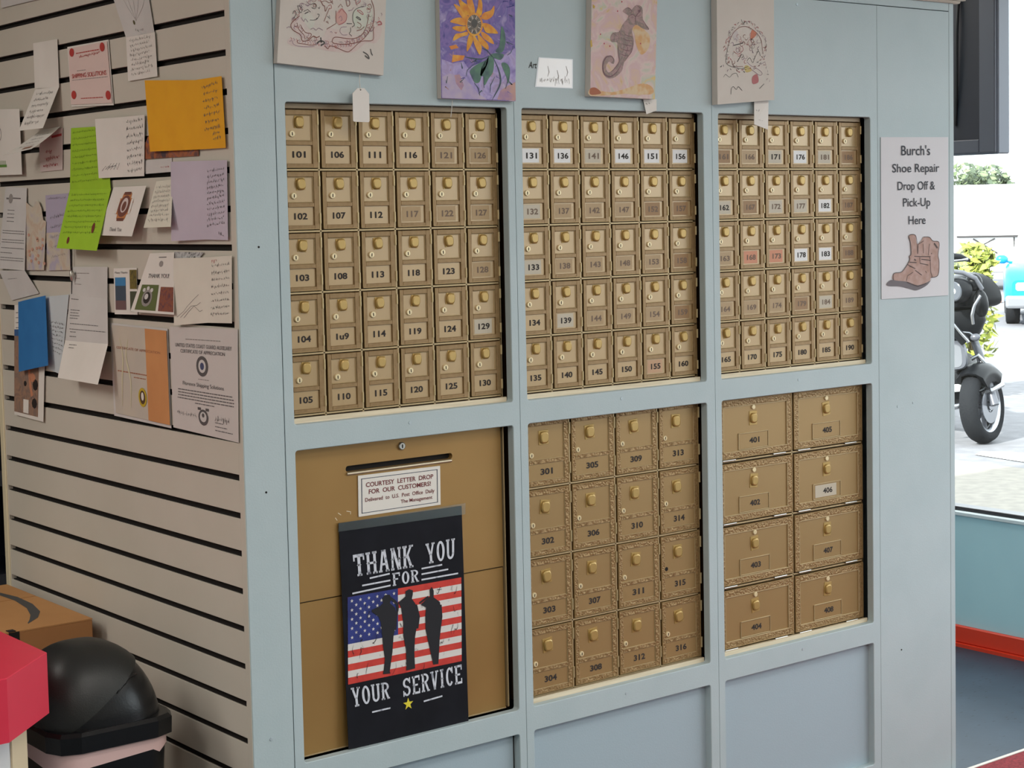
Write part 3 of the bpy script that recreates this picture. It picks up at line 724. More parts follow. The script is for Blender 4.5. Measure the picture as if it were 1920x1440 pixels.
for w, m, pts in ((.0016, LB, [(0.18, 0.643), (0.109, 0.538), (0.121, 0.46), (0.195, 0.397), (0.217, 0.321), (0.273, 0.336), (0.315, 0.391), (0.347, 0.377), (0.375, 0.397)]),
    (.0013, LB, [(0.159, 0.55), (0.18, 0.465), (0.227, 0.4), (0.241, 0.341)]), (.0013, LB, [(0.191, 0.527), (0.238, 0.435), (0.289, 0.423), (0.296, 0.398), (0.278, 0.362), (0.253, 0.368)]),
    (.0013, LB, [(0.179, 0.326), (0.174, 0.29), (0.243, 0.281), (0.294, 0.274), (0.344, 0.288)]), (.0013, LB, [(0.426, 0.277), (0.458, 0.247), (0.47, 0.281), (0.52, 0.279), (0.635, 0.231), (0.684, 0.264), (0.769, 0.369), (0.882, 0.395), (0.884, 0.52), (0.896, 0.544)]),
    (.0014, LB, [(0.493, 0.342), (0.504, 0.384), (0.542, 0.4), (0.674, 0.392), (0.767, 0.44), (0.814, 0.546), (0.835, 0.689)]), (.0014, LB, [(0.493, 0.342), (0.519, 0.32), (0.632, 0.323), (0.769, 0.377), (0.853, 0.51), (0.887, 0.629), (0.883, 0.761), (0.855, 0.862)]),
    (.0012, LG, [(0.781, 0.789), (0.713, 0.755), (0.683, 0.698), (0.683, 0.61), (0.7, 0.563), (0.676, 0.533)]), (.0012, LG, [(0.624, 0.574), (0.675, 0.573)]), (.0013, LB, [(0.518, 0.723), (0.524, 0.567), (0.438, 0.49)]),
    (.0012, LB, [(0.454, 0.754), (0.409, 0.585)]), (.0014, LB, [(0.369, 0.843), (0.396, 0.785), (0.409, 0.777), (0.418, 0.711), (0.435, 0.77)]), (.0011, LG, [(0.157, 0.777), (0.172, 0.716), (0.192, 0.683), (0.202, 0.735), (0.169, 0.777)]),
    (.0011, LG, [(0.216, 0.701), (0.253, 0.729), (0.28, 0.696)]), (.0018, LG, [(0.227, 0.672), (0.261, 0.699)]), (.0022, LG, [(0.336, 0.609), (0.348, 0.623)]), (.0011, LG, [(0.277, 0.593), (0.315, 0.595), (0.345, 0.614), (0.363, 0.666), (0.343, 0.673)]),
    (.0011, LG, [(0.276, 0.79), (0.314, 0.808), (0.334, 0.775), (0.316, 0.74), (0.29, 0.756)]), (.0012, LB, [(0.428, 0.586), (0.454, 0.563), (0.441, 0.595)]), (.0012, LG, [(0.439, 0.653), (0.465, 0.621), (0.457, 0.662)]),
    (.0014, LR, [(0.72, 0.732), (0.772, 0.69), (0.778, 0.702), (0.752, 0.733), (0.72, 0.74)]), (.0016, LG, [(0.71, 0.655), (0.755, 0.622), (0.748, 0.645), (0.716, 0.663)]), (.0014, LB, [(0.724, 0.492), (0.765, 0.511), (0.795, 0.545)]),
    (.0012, LG, [(0.663, 0.528), (0.665, 0.48), (0.653, 0.455), (0.679, 0.425)]), (.0010, LP, [(0.625, 0.533), (0.575, 0.522), (0.564, 0.472), (0.591, 0.433), (0.635, 0.437)]), (.0014, LR, [(0.544, 0.7), (0.574, 0.75), (0.588, 0.726), (0.621, 0.679), (0.611, 0.597), (0.549, 0.552)]),
    (.0012, LP, [(0.067, 0.473), (0.085, 0.492), (0.11, 0.485)]), (.0010, LP, [(0.098, 0.299), (0.123, 0.311), (0.137, 0.269), (0.182, 0.248), (0.27, 0.25), (0.332, 0.266)]), (.0013, LB, [(0.457, 0.854), (0.487, 0.805), (0.476, 0.854)]), (.0013, LB, [(0.609, 0.857), (0.624, 0.784), (0.648, 0.809), (0.64, 0.858)]), (.0013, LR, [(0.703, 0.859), (0.711, 0.811), (0.742, 0.836), (0.748, 0.86)]),
    (.003, LG, [(0.35, 0.302), (0.386, 0.339), (0.425, 0.318), (0.388, 0.281)]), (.003, LG, [(0.385, 0.381), (0.393, 0.315)]), (.0026, LR, [(0.92, 0.6), (0.944, 0.617), (0.964, 0.587), (0.927, 0.577)])):
    P.stroke(mb, pts, w, m, .0007)
for k in range(90):
    t = 2*PI*k/90; a, b = .50 + .36*math.cos(t), .60 + .30*math.sin(t)
    if b > .98: continue
    u = random.uniform(0, 6.28)
    P.stroke(mb, [(a, b), (a + .02*math.cos(u), b + .03*math.sin(u)), (a + .035*math.cos(u+.9), b + .04*math.sin(u+.9)), (a + .03*math.cos(u+1.8), b + .045*math.sin(u+1.8))], .001, random.choice([LP, LP, LR, PENCIL, LB]), .0006, True)
for k in range(34):
    x = 330 + k*41; yy = 720 + 110*math.sin(k/33*PI) - (max(0, k-20)**2)*2.2
    s, t = (x/8 + 500 - 519.6)/200, 1 - (yy/8)/(118 + (x/1750)*23)
    s = max(.05, min(.97, s)); t = t*.85 + .13
    P.stroke(mb, [(s, t), (s+.012, t-.02), (s+.004, t-.035)], .0009, LP if k % 2 else LR, .0007)
for q in ([(0.315, 0.757), (0.327, 0.783), (0.317, 0.799), (0.302, 0.786), (0.309, 0.757)], [(0.347, 0.758), (0.36, 0.742), (0.365, 0.767)], [(0.376, 0.827), (0.413, 0.844), (0.452, 0.82), (0.483, 0.838)], [(0.226, 0.796), (0.252, 0.772), (0.263, 0.798), (0.237, 0.831)], [(0.441, 0.778), (0.466, 0.796), (0.473, 0.755), (0.448, 0.745)], [(0.536, 0.765), (0.56, 0.807), (0.58, 0.767)], [(0.638, 0.728), (0.669, 0.738), (0.687, 0.77)], [(0.819, 0.798), (0.844, 0.815), (0.858, 0.776), (0.833, 0.752), (0.813, 0.775)], [(0.547, 0.634), (0.565, 0.66), (0.579, 0.62), (0.566, 0.603)], [(0.287, 0.474), (0.312, 0.493), (0.338, 0.47), (0.362, 0.497), (0.401, 0.475)], [(0.194, 0.622), (0.221, 0.572), (0.232, 0.607), (0.259, 0.566)], [(0.724, 0.596), (0.763, 0.567), (0.752, 0.526), (0.726, 0.54)], [(0.117, 0.661), (0.128, 0.706), (0.148, 0.672), (0.125, 0.6)], [(0.47, 0.456), (0.483, 0.465), (0.49, 0.449)], [(0.514, 0.459), (0.528, 0.444), (0.533, 0.461)], [(0.658, 0.31), (0.671, 0.303), (0.677, 0.312)]): P.stroke(mb, q, .0011, random.choice([LP, LB, LG, LR]), .0008)
for k in range(9):
    a = [(0.631, 0.372), (0.656, 0.374), (0.681, 0.38), (0.724, 0.4), (0.761, 0.428), (0.791, 0.466), (0.821, 0.515), (0.839, 0.556), (0.85, 0.603)][k]
    P.stroke(mb, [a, (a[0]+.012, a[1]-.03)], .0009, LR, .0008)
mb.build('drawing', root)
mb = MB()
for w, m, pts in ((.0022, LG, [(0.792, 0.248), (0.837, 0.218), (0.854, 0.173), (0.812, 0.207)]), (.002, LG, [(0.863, 0.291), (0.874, 0.238), (0.887, 0.216)])): P.stroke(mb, pts, w, m, .0007)
mb.build('drawn_butterfly', root)
VIO = multi('paint_violet', [(62, 58, 120), (88, 76, 146), (128, 104, 168), (104, 90, 158), (150, 136, 182), (172, 160, 196)], 16, .5)
root, P = canvas([(0.4891, -0.016, 1.8395), (0.6873, -0.016, 1.8374), (0.6932, -0.016, 2.0821), (0.4899, -0.016, 2.0693)], .016, 'purple canvas painting of a yellow sunflower with green leaves', VIO)
mb = MB()
SY = mat('petal_yellow', (224, 168, 42), .55, c2=(206, 124, 40), scale=60); SO = mat('petal_orange', (210, 126, 48), .55, c2=(226, 170, 60), scale=50)
SC = mat('sunflower_centre', (150, 138, 122), .7, c2=(88, 84, 84), scale=130); LF = mat('leaf_green', (88, 128, 104), .55, c2=(62, 84, 92), scale=40); LFD = mat('leaf_dark', (62, 84, 92), .6)
LIL = mat('paint_lilac', (166, 152, 192), .6, c2=(184, 168, 186), scale=40); PEACH = mat('paint_peach', (190, 150, 140), .6, c2=(160, 128, 160), scale=40)
P.poly(mb, [(0.015, 0.358), (0.156, 0.322), (0.305, 0.341), (0.361, 0.28), (0.453, 0.313), (0.614, 0.362), (0.797, 0.38), (0.911, 0.443), (1.008, 0.474), (1.001, 0.009), (0.609, 0.01), (0.009, 0.005)][::-1], multi('paint_soft_lilac', [(128, 112, 172), (150, 136, 190), (172, 158, 204), (158, 140, 180), (184, 170, 196)], 22, .5), .00015)
P.poly(mb, [(0.015, 0.196), (0.108, 0.229), (0.29, 0.202), (0.404, 0.128), (0.494, 0.054), (0.609, 0.007), (0.009, 0.002)][::-1], LIL, .0002)
P.poly(mb, [(0.747, 0.009), (0.794, 0.092), (0.909, 0.141), (1.001, 0.173), (1.007, 0.004)][::-1], PEACH, .0002)
for q in ([(0.158, 0.4), (0.318, 0.395), (0.294, 0.356), (0.145, 0.33)], [(0.115, 0.476), (0.206, 0.493), (0.239, 0.463), (0.137, 0.446)], [(0.176, 0.215), (0.245, 0.224), (0.3, 0.125), (0.265, 0.078), (0.197, 0.138)]): P.poly(mb, q[::-1], PEACH if q[0][1] < .35 else SO, .0003)
pet = [[(0.392, 0.71), (0.313, 0.717), (0.214, 0.817), (0.187, 0.859), (0.282, 0.825), (0.348, 0.771)], [(0.371, 0.756), (0.282, 0.809), (0.244, 0.909), (0.317, 0.871), (0.417, 0.826), (0.439, 0.772)], [(0.416, 0.787), (0.361, 0.848), (0.352, 0.94), (0.397, 0.94), (0.446, 0.849), (0.456, 0.772)], [(0.473, 0.772), (0.496, 0.834), (0.52, 0.941), (0.553, 0.88), (0.558, 0.819), (0.54, 0.757)],
    [(0.54, 0.735), (0.574, 0.781), (0.665, 0.804), (0.716, 0.846), (0.704, 0.766), (0.619, 0.72)], [(0.562, 0.689), (0.663, 0.675), (0.765, 0.603), (0.685, 0.599), (0.606, 0.605), (0.572, 0.643)], [(0.538, 0.612), (0.617, 0.59), (0.684, 0.546), (0.707, 0.504), (0.639, 0.522), (0.56, 0.559)], [(0.492, 0.589), (0.56, 0.552), (0.627, 0.499), (0.632, 0.453), (0.57, 0.475), (0.502, 0.528)],
    [(0.435, 0.588), (0.48, 0.543), (0.541, 0.483), (0.517, 0.406), (0.467, 0.459), (0.434, 0.527)], [(0.39, 0.588), (0.424, 0.573), (0.423, 0.519), (0.347, 0.43), (0.349, 0.51), (0.367, 0.564)], [(0.356, 0.61), (0.356, 0.58), (0.276, 0.563), (0.167, 0.527), (0.197, 0.585), (0.277, 0.598)], [(0.346, 0.656), (0.334, 0.625), (0.254, 0.609), (0.159, 0.639), (0.199, 0.659), (0.278, 0.659)], [(0.358, 0.695), (0.323, 0.664), (0.233, 0.678), (0.132, 0.697), (0.189, 0.728), (0.28, 0.736)]]
for i, q in enumerate(pet): P.spoly(mb, q[::-1] , SY if i % 2 else SO, .0005 + .0001*(i % 3))
c = [(0.446, 0.676)][0]
P.ell(mb, c[0], c[1], .115, .105, SO, .0009); P.ell(mb, c[0], c[1], .092, .088, SC, .0010); P.ell(mb, c[0], c[1]+.01, .04, .04, LG, .0011)
for k in range(16): P.stroke(mb, [(c[0]+.05*math.cos(k*.39), c[1]+.05*math.sin(k*.39)), (c[0]+.09*math.cos(k*.39), c[1]+.085*math.sin(k*.39))], .0016, CANVAS if k % 2 else LG, .0012)
for q in ([(0.729, 0.44), (0.786, 0.501), (0.81, 0.661), (0.855, 0.608), (0.866, 0.533), (0.843, 0.457), (0.797, 0.426)], [(0.637, 0.4), (0.602, 0.362), (0.465, 0.313), (0.383, 0.258), (0.405, 0.205), (0.45, 0.152), (0.508, 0.161), (0.543, 0.223), (0.613, 0.316)], [(0.66, 0.401), (0.705, 0.363), (0.693, 0.257), (0.634, 0.195), (0.576, 0.132), (0.566, 0.208), (0.52, 0.223), (0.556, 0.315)],
    [(0.808, 0.335), (0.876, 0.336), (0.922, 0.292), (0.921, 0.216), (0.898, 0.155), (0.875, 0.215), (0.841, 0.268)], [(0.66, 0.408), (0.751, 0.425), (0.843, 0.411), (0.797, 0.365), (0.717, 0.379)]): P.spoly(mb, q[::-1], LF, .0006)
for w, q in ((.004, [(0.672, -0.002), (0.725, 0.06), (0.783, 0.137), (0.795, 0.198), (0.762, 0.289), (0.694, 0.386)]), (.0026, [(0.66, 0.404), (0.545, 0.368), (0.409, 0.373), (0.317, 0.383)]), (.002, [(0.547, 0.467), (0.615, 0.446), (0.666, 0.408)]), (.002, [(0.439, 0.152), (0.495, 0.1), (0.511, 0.039)]), (.002, [(0.566, 0.208), (0.57, 0.109)]), (.002, [(0.715, 0.212), (0.657, 0.134), (0.65, 0.066)]), (.0016, [(0.325, 0.203), (0.349, 0.265), (0.453, 0.328)]), (.0018, [(0.91, 0.216), (0.863, 0.109)]), (.0016, [(0.888, 0.405), (0.934, 0.428), (0.968, 0.474)]), (.0016, [(0.913, 0.768), (0.958, 0.753), (0.947, 0.738)])): P.stroke(mb, q, w, LFD, .0009, True)
for k in range(60):
    a, b = random.uniform(.06, .95), random.uniform(.05, .97)
    if (a-.37)**2 + (b-.76)**2*1.6 < .10: continue
    P.stroke(mb, [(a, b), (a+random.uniform(-.05,.05), b+random.uniform(-.03,.03)), (a+random.uniform(-.06,.06), b+random.uniform(-.04,.04))], random.uniform(.001, .003), random.choice([LIL, MATS['paint_violet'], PEACH, LFD] if b < .6 else [LIL, MATS['paint_violet'], BB]), .0004, True)
mb.build('painting', root)
SEA = multi('paint_seahorse_ground', [(196, 164, 104), (206, 178, 156), (202, 172, 174), (210, 188, 182), (186, 188, 172), (212, 184, 120)], 15, .6)
root, P = canvas([(0.8997, -0.02, 1.8541), (1.0972, -0.02, 1.8519), (1.1111, -0.02, 2.1081), (0.9098, -0.02, 2.0954)], .02, 'pink and yellow canvas painting of a brown seahorse with a curled tail', SEA)
SH = multi('paint_seahorse', [(140, 112, 114), (168, 138, 136), (130, 118, 112), (182, 146, 134)], 40, .6); ORA = mat('paint_ochre', (204, 158, 108), .6, c2=(208, 184, 148), scale=45, lo=.42, hi=.58); SHD = mat('paint_plum', (116, 84, 92), .6)
mb = MB()
P.spoly(mb, [(-0.004, 0.069), (0.121, 0.056), (0.332, 0.046), (0.568, 0.091), (0.778, 0.135), (0.936, 0.116), (0.966, 0.048), (0.702, 0.033), (0.517, 0.036), (0.333, 0.019), (-0.003, 0.005)][::-1], ORA, .0003)
P.spoly(mb, [(-0.004, 0.069), (0.081, 0.079), (0.161, 0.03), (0.003, 0.013)][::-1], mat('paint_rust', (160, 92, 62), .6), .0004)
P.spoly(mb, [(0.601, 0.66), (0.758, 0.669), (0.811, 0.623), (0.892, 0.57), (0.883, 0.462), (0.768, 0.398), (0.686, 0.49), (0.656, 0.583)][::-1], ORA, .0003)
P.spoly(mb, [(0.673, 0.847), (0.765, 0.824), (0.782, 0.716), (0.876, 0.639), (0.851, 0.623), (0.772, 0.638), (0.679, 0.668), (0.616, 0.621), (0.645, 0.52), (0.623, 0.427), (0.508, 0.331), (0.471, 0.245), (0.355, 0.18), (0.25, 0.177), (0.182, 0.231), (0.18, 0.325), (0.244, 0.381), (0.35, 0.352), (0.338, 0.305), (0.272, 0.327), (0.227, 0.271), (0.275, 0.225), (0.378, 0.274), (0.429, 0.346), (0.4, 0.423), (0.398, 0.501), (0.306, 0.508), (0.292, 0.555), (0.33, 0.594), (0.421, 0.603), (0.471, 0.666), (0.56, 0.745), (0.467, 0.791), (0.544, 0.823), (0.597, 0.8)][::-1], SH, .0006)
for w, q in ((.003, [(0.305, 0.308), (0.343, 0.344), (0.297, 0.378), (0.218, 0.357), (0.181, 0.286), (0.209, 0.208), (0.302, 0.19), (0.393, 0.235), (0.456, 0.299), (0.494, 0.347)]), (.002, [(0.398, 0.486), (0.414, 0.392), (0.429, 0.33), (0.353, 0.258), (0.281, 0.221)]), (.002, [(0.679, 0.676), (0.664, 0.738), (0.739, 0.808), (0.673, 0.847)]), (.0016, [(0.316, 0.594), (0.423, 0.541), (0.292, 0.523)]), (.0016, [(0.42, 0.611), (0.448, 0.565)]), (.002, [(0.508, 0.331), (0.61, 0.419), (0.639, 0.52)]), (.0016, [(0.507, 0.363), (0.556, 0.457), (0.516, 0.487)]), (.0018, [(0.782, 0.708), (0.876, 0.631)])): P.stroke(mb, q, w, SHD, .0009, True)
for q in ([(0.5, 0.581), (0.552, 0.566), (0.625, 0.559)], [(0.481, 0.542), (0.541, 0.523), (0.632, 0.52)], [(0.463, 0.494), (0.542, 0.48), (0.627, 0.474)], [(0.452, 0.447), (0.531, 0.433), (0.609, 0.427)], [(0.44, 0.4), (0.506, 0.386), (0.559, 0.383)], [(0.547, 0.737), (0.611, 0.761), (0.664, 0.738), (0.653, 0.691)], [(0.492, 0.807), (0.544, 0.823), (0.597, 0.8), (0.598, 0.761)]): P.stroke(mb, q, .0016, SHD, .001, True)
P.ell(mb, *[(0.72, 0.793)][0], .02, .014, SHD, .0011, 12)
RDOT = mat('paint_red_dot', (176, 66, 80), .6)
for q in [(0.451, 0.877), (0.137, 0.576), (0.195, 0.491), (0.389, 0.791), (0.281, 0.468), (0.751, 0.499)]: P.ell(mb, q[0], q[1], .009, .008, RDOT, .0007, 8)
for q in ([(0.005, 0.527), (0.019, 0.464), (-0.007, 0.448), (-0.015, 0.511)], [(0.017, 0.852), (0.05, 0.836), (0.044, 0.812), (0.018, 0.82)]): P.poly(mb, q[::-1], mat('paint_mustard', (192, 160, 70), .6) if 'paint_mustard' not in MATS else MATS['paint_mustard'], .0007)
mb.build('painting', root)
root, P = canvas([(1.3014, -0.02, 1.8438), (1.4976, -0.02, 1.8595), (1.5004, -0.02, 2.1326), (1.3032, -0.02, 2.1202)], .02, 'off-white canvas with a small round wreath drawing, rightmost of the paintings', CANVAS)
mb = MB()
for w, m, q in ((.0014, LB, [(0.228, 0.564), (0.279, 0.613), (0.381, 0.658), (0.499, 0.665), (0.6, 0.642), (0.701, 0.598), (0.768, 0.537), (0.784, 0.468), (0.8, 0.417)]), (.0012, LG, [(0.228, 0.564), (0.185, 0.498), (0.158, 0.432), (0.149, 0.357), (0.241, 0.321), (0.41, 0.3), (0.529, 0.313)]), (.0012, LB, [(0.258, 0.346), (0.275, 0.32), (0.444, 0.316)]), (.0012, LP, [(0.512, 0.356), (0.58, 0.32), (0.715, 0.282), (0.782, 0.246), (0.731, 0.231), (0.596, 0.286)]), (.0022, LG, [(0.42, 0.426), (0.343, 0.36)]), (.002, LG, [(0.278, 0.504), (0.447, 0.522)]), (.0014, LR, [(0.277, 0.454), (0.361, 0.427), (0.446, 0.459), (0.429, 0.493)]), (.0012, LG, [(0.512, 0.364), (0.563, 0.389), (0.614, 0.345), (0.648, 0.386), (0.716, 0.444), (0.75, 0.401)]), (.0012, LG, [(0.565, 0.549), (0.633, 0.54), (0.598, 0.498), (0.615, 0.43)]), (.0014, LG, [(0.229, 0.079), (0.238, 0.129), (0.273, 0.145), (0.323, 0.118), (0.357, 0.142), (0.425, 0.106)]), (.0016, LG, [(0.73, 0.111), (0.815, 0.151)]), (.0012, LP, [(0.715, 0.317), (0.834, 0.347), (0.85, 0.313)]), (.0012, LG, [(0.416, 0.729), (0.449, 0.695), (0.5, 0.711), (0.516, 0.694)]), (.001, LG, [(0.104, 0.233), (0.139, 0.257), (0.206, 0.23), (0.257, 0.254), (0.325, 0.26), (0.358, 0.226)])): P.stroke(mb, q, w, m, .0006)
P.spoly(mb, [(0.6, 0.634), (0.692, 0.598), (0.582, 0.549)][::-1], mat('line_orange', (198, 128, 104), .8), .0005)
P.spoly(mb, [(0.47, 0.315), (0.529, 0.322), (0.596, 0.277), (0.494, 0.264)][::-1], mat('wash_yellow', (196, 178, 118), .8), .0005)
P.spoly(mb, [(0.604, 0.218), (0.689, 0.241), (0.714, 0.172), (0.612, 0.158)][::-1], LR, .0005)
P.spoly(mb, [(0.262, 0.622), (0.347, 0.629), (0.363, 0.545), (0.278, 0.563)][::-1], mat('wash_pale', (196, 188, 186), .85), .0004)
for q in [(0.194, 0.598), (0.228, 0.606), (0.177, 0.54), (0.193, 0.506), (0.167, 0.473), (0.175, 0.423), (0.158, 0.39), (0.182, 0.356), (0.106, 0.333), (0.064, 0.326), (0.173, 0.29), (0.224, 0.297), (0.55, 0.66), (0.583, 0.642), (0.684, 0.658), (0.751, 0.597), (0.785, 0.58), (0.818, 0.476), (0.851, 0.45), (0.783, 0.392), (0.817, 0.322), (0.85, 0.296), (0.884, 0.26), (0.884, 0.235), (0.866, 0.192), (0.917, 0.173), (0.466, 0.703), (0.708, 0.479), (0.328, 0.478), (0.379, 0.486), (0.615, 0.438)]:
    t = random.uniform(0, 6.28)
    P.stroke(mb, [(q[0]-.02*math.cos(t), q[1]-.012*math.sin(t)), q, (q[0]+.02*math.cos(t+.7), q[1]+.012*math.sin(t+.7))], random.uniform(.0012, .0026), random.choice([LG, LP, LB, PENCIL]), .0006, True)
for k in range(70):
    t = 2*PI*k/70 + random.uniform(-.05, .05); kx = random.uniform(.92, 1.12)
    a, b = .485 + .335*kx*math.cos(t), .485 + .21*kx*math.sin(t); u = t + random.uniform(.3, 1.6)
    P.stroke(mb, [(a - .022*math.cos(u), b - .014*math.sin(u)), (a + .008, b), (a + .02*math.cos(u+.8), b + .014*math.sin(u+.8))], random.uniform(.0012, .0026), random.choice([LG, LP, LB, LR, PENCIL]), .0007, True)
for k in range(40):
    a, b = .485 + random.uniform(-.24, .24), .485 + random.uniform(-.14, .14); u = random.uniform(0, 6.28)
    P.stroke(mb, [(a, b), (a + .03*math.cos(u), b + .02*math.sin(u)), (a + .05*math.cos(u+.6), b + .034*math.sin(u+.6)), (a + .06*math.cos(u+1.3), b + .03*math.sin(u+1.3))], random.uniform(.001, .0018), random.choice([LG, LP, LB, LR, PENCIL]), .0007, True)
mb.build('drawing', root)

TAGW = mat('tag_white', (222, 216, 210), .6); STR = mat('tag_string', (206, 204, 198), .8)
root = empty('price_tag', (0.2829, -0.021, 1.7855), 'blank white price tag hanging below the leftmost canvas', 'price tag', 'tags hung from the canvases')
o_ = Vector((0.2829, -0.021, 1.7855))
mb = MB()
out = [Vector(q)-o_ for q in ((0.2662, -0.021, 1.7863), (0.3016, -0.021, 1.7858), (0.3037, -0.021, 1.7891), (0.3041, -0.021, 1.8434), (0.2928, -0.021, 1.855), (0.2761, -0.021, 1.8545), (0.2641, -0.021, 1.8434), (0.2637, -0.021, 1.7885))]
mb.face(out, TAGW); mb.face([q + Vector((0, .0009, 0)) for q in out][::-1], TAGW)
for i in range(8): mb.face([out[i], out[i] + Vector((0,.0009,0)), out[(i+1)%8] + Vector((0,.0009,0)), out[(i+1)%8]], TAGW)
hp = Vector((0.2835, -0.0213, 1.8514)) - o_
mb.tube([hp, hp + Vector((0, .0002, 0))], .0017, DARK, 8)
mb.build('card', root)
mb = MB(); mb.tube([Vector((0.2899, -0.01, 1.8827))-o_, Vector((0.2835, -0.018, 1.8657))-o_, Vector((0.2833, -0.0216, 1.8514))-o_], .0009, STR, 6); mb.build('string', root)
root = empty('price_tag', (0.521, -0.004, 1.8004), 'white tag string dangling below the sunflower canvas', 'price tag', 'tags hung from the canvases')
o_ = Vector((0.521, -0.004, 1.8004)); mb = MB(); mb.tube([Vector((0.5234, -0.008, 1.8363))-o_, Vector((0.5229, -0.006, 1.8195))-o_, Vector((0.521, -0.004, 1.8004))-o_], .0009, STR, 6); mb.build('string', root)
mb = MB(); P = Panel([(1.0774, -0.012, 1.8171), (1.1096, -0.012, 1.8264), (1.1175, -0.004, 1.8531), (1.0754, -0.004, 1.8521)]); P.sheet(mb, TAGW, .0006); P.scrawl(mb, .1, .6, .7, PENCIL, .001, .06); tag(mb.build('price_tag'), 'folded white paper tag under the seahorse canvas', 'price tag', 'tags hung from the canvases')
mb = MB(); P = Panel([(1.4238, -0.022, 1.7984), (1.4722, -0.022, 1.786), (1.492, -0.006, 1.858), (1.4412, -0.006, 1.8555)]); P.sheet(mb, TAGW, .0006); P.scrawl(mb, .12, .35, .62, PENCIL, .0012, .03); P.scrawl(mb, .3, .6, .25, PENCIL, .0008, .02); tag(mb.build('price_tag'), 'pale paper tag hanging under the wreath drawing canvas', 'price tag', 'tags hung from the canvases')
mb = MB(); P = Panel([(0.7553, -0.0012, 1.8716), (0.8645, -0.0012, 1.8711), (0.8661, -0.0012, 1.9367), (0.7675, -0.0012, 1.9376)]); P.sheet(mb, mat('label_glossy', (226, 230, 234), .12), .0008)
P.rect(mb, .03, .03, .97, .97, mat('label_face_glare', (250, 250, 250), .12), .0002)  # white label face, whitened further so glare sits in its colour
P.text(mb, 'Art', -.13, .73, .22, .22, INK, -.0006, bold=.01)
for a, b in ((.28, .72), (.55, .6), (.8, .75)): P.stroke(mb, [(a, b), (a+.05, b-.2), (a+.02, b-.35)], .002, PENCIL, .0006, True)
P.scrawl(mb, .1, .9, .25, PENCIL, .0008, .1)
tag(mb.build('display_label'), 'shiny white art label between the sunflower and seahorse canvases', 'label')
mb = MB(); P = Panel([(1.9174, -0.002, 1.3458), (2.1972, -0.002, 1.3435), (2.1993, -0.002, 1.7763), (1.9188, -0.002, 1.7733)], bulge=.0012); P.sheet(mb, mat('sign_paper', (208, 206, 210), .6), .0006, 8, 1)
TXT = mat('sign_text', (44, 46, 56), .7)
for s, x, y, w, h in (("Burch's", 1715, 281.5, 54, 19), ('Shoe Repair', 1715.5, 317, 88, 21), ('Drop Off &', 1716, 350, 70, 21), ('Pick-Up', 1716.5, 381, 51, 21), ('Here', 1717, 412, 32, 16)):
    a = (x-1652)/126; b = 1 - (y-257)/300
    P.text(mb, s, a, b, w/126, h/300, TXT, .0016, bold=.004)
BT = mat('boot_brown', (182, 154, 146), .8, c2=(168, 136, 124), scale=60); BTD = mat('boot_line', (84, 72, 72), .8); BTS = mat('boot_sole', (112, 106, 110), .8)
P.spoly(mb, [(0.068, 0.091), (0.113, 0.114), (0.192, 0.116), (0.361, 0.103), (0.52, 0.075), (0.697, 0.097), (0.733, 0.111), (0.662, 0.072), (0.511, 0.044), (0.396, 0.056), (0.254, 0.074), (0.112, 0.079)][::-1], BTS, .0014)
P.spoly(mb, [(0.166, 0.117), (0.175, 0.157), (0.29, 0.165), (0.397, 0.23), (0.397, 0.259), (0.424, 0.273), (0.415, 0.34), (0.393, 0.388), (0.486, 0.389), (0.512, 0.335), (0.574, 0.352), (0.61, 0.376), (0.698, 0.373), (0.751, 0.349), (0.848, 0.337), (0.831, 0.259), (0.848, 0.213), (0.83, 0.132), (0.724, 0.119), (0.697, 0.097), (0.52, 0.075), (0.36, 0.101)][::-1], BT, .0015)
for w, q in ((.0018, [(0.166, 0.117), (0.175, 0.157), (0.29, 0.165), (0.397, 0.23), (0.397, 0.259), (0.424, 0.273), (0.415, 0.34), (0.393, 0.388), (0.486, 0.389), (0.512, 0.335), (0.521, 0.272)]), (.0018, [(0.521, 0.272), (0.53, 0.331), (0.61, 0.352)]), (.0018, [(0.61, 0.376), (0.698, 0.373), (0.751, 0.349), (0.848, 0.337), (0.831, 0.259), (0.848, 0.213), (0.83, 0.132), (0.724, 0.119)]), (.002, [(0.468, 0.258), (0.556, 0.254), (0.715, 0.251)]), (.0022, [(0.397, 0.222), (0.503, 0.217)]), (.002, [(0.552, 0.249), (0.556, 0.212), (0.68, 0.198)]), (.0022, [(0.574, 0.237), (0.715, 0.227), (0.698, 0.246)]), (.0018, [(0.37, 0.208), (0.485, 0.18), (0.397, 0.196)]), (.0018, [(0.485, 0.169), (0.582, 0.137)]), (.0016, [(0.352, 0.105), (0.37, 0.138), (0.449, 0.158)]), (.0018, [(0.707, 0.246), (0.715, 0.157), (0.742, 0.122)]), (.0016, [(0.609, 0.274), (0.601, 0.333)]), (.0016, [(0.68, 0.261), (0.698, 0.332)]), (.0034, [(0.468, 0.239), (0.494, 0.231)]), (.003, [(0.724, 0.272), (0.733, 0.268)]), (.005, [(0.769, 0.334), (0.822, 0.303)]), (.0026, [(0.36, 0.098), (0.52, 0.068), (0.653, 0.084)]), (.0016, [(0.635, 0.162), (0.653, 0.15)])): P.stroke(mb, q, w, BTD, .002)
tag(mb.build('paper_sign'), 'white paper sign reading Shoe Repair Drop Off with boots drawing', 'sign')

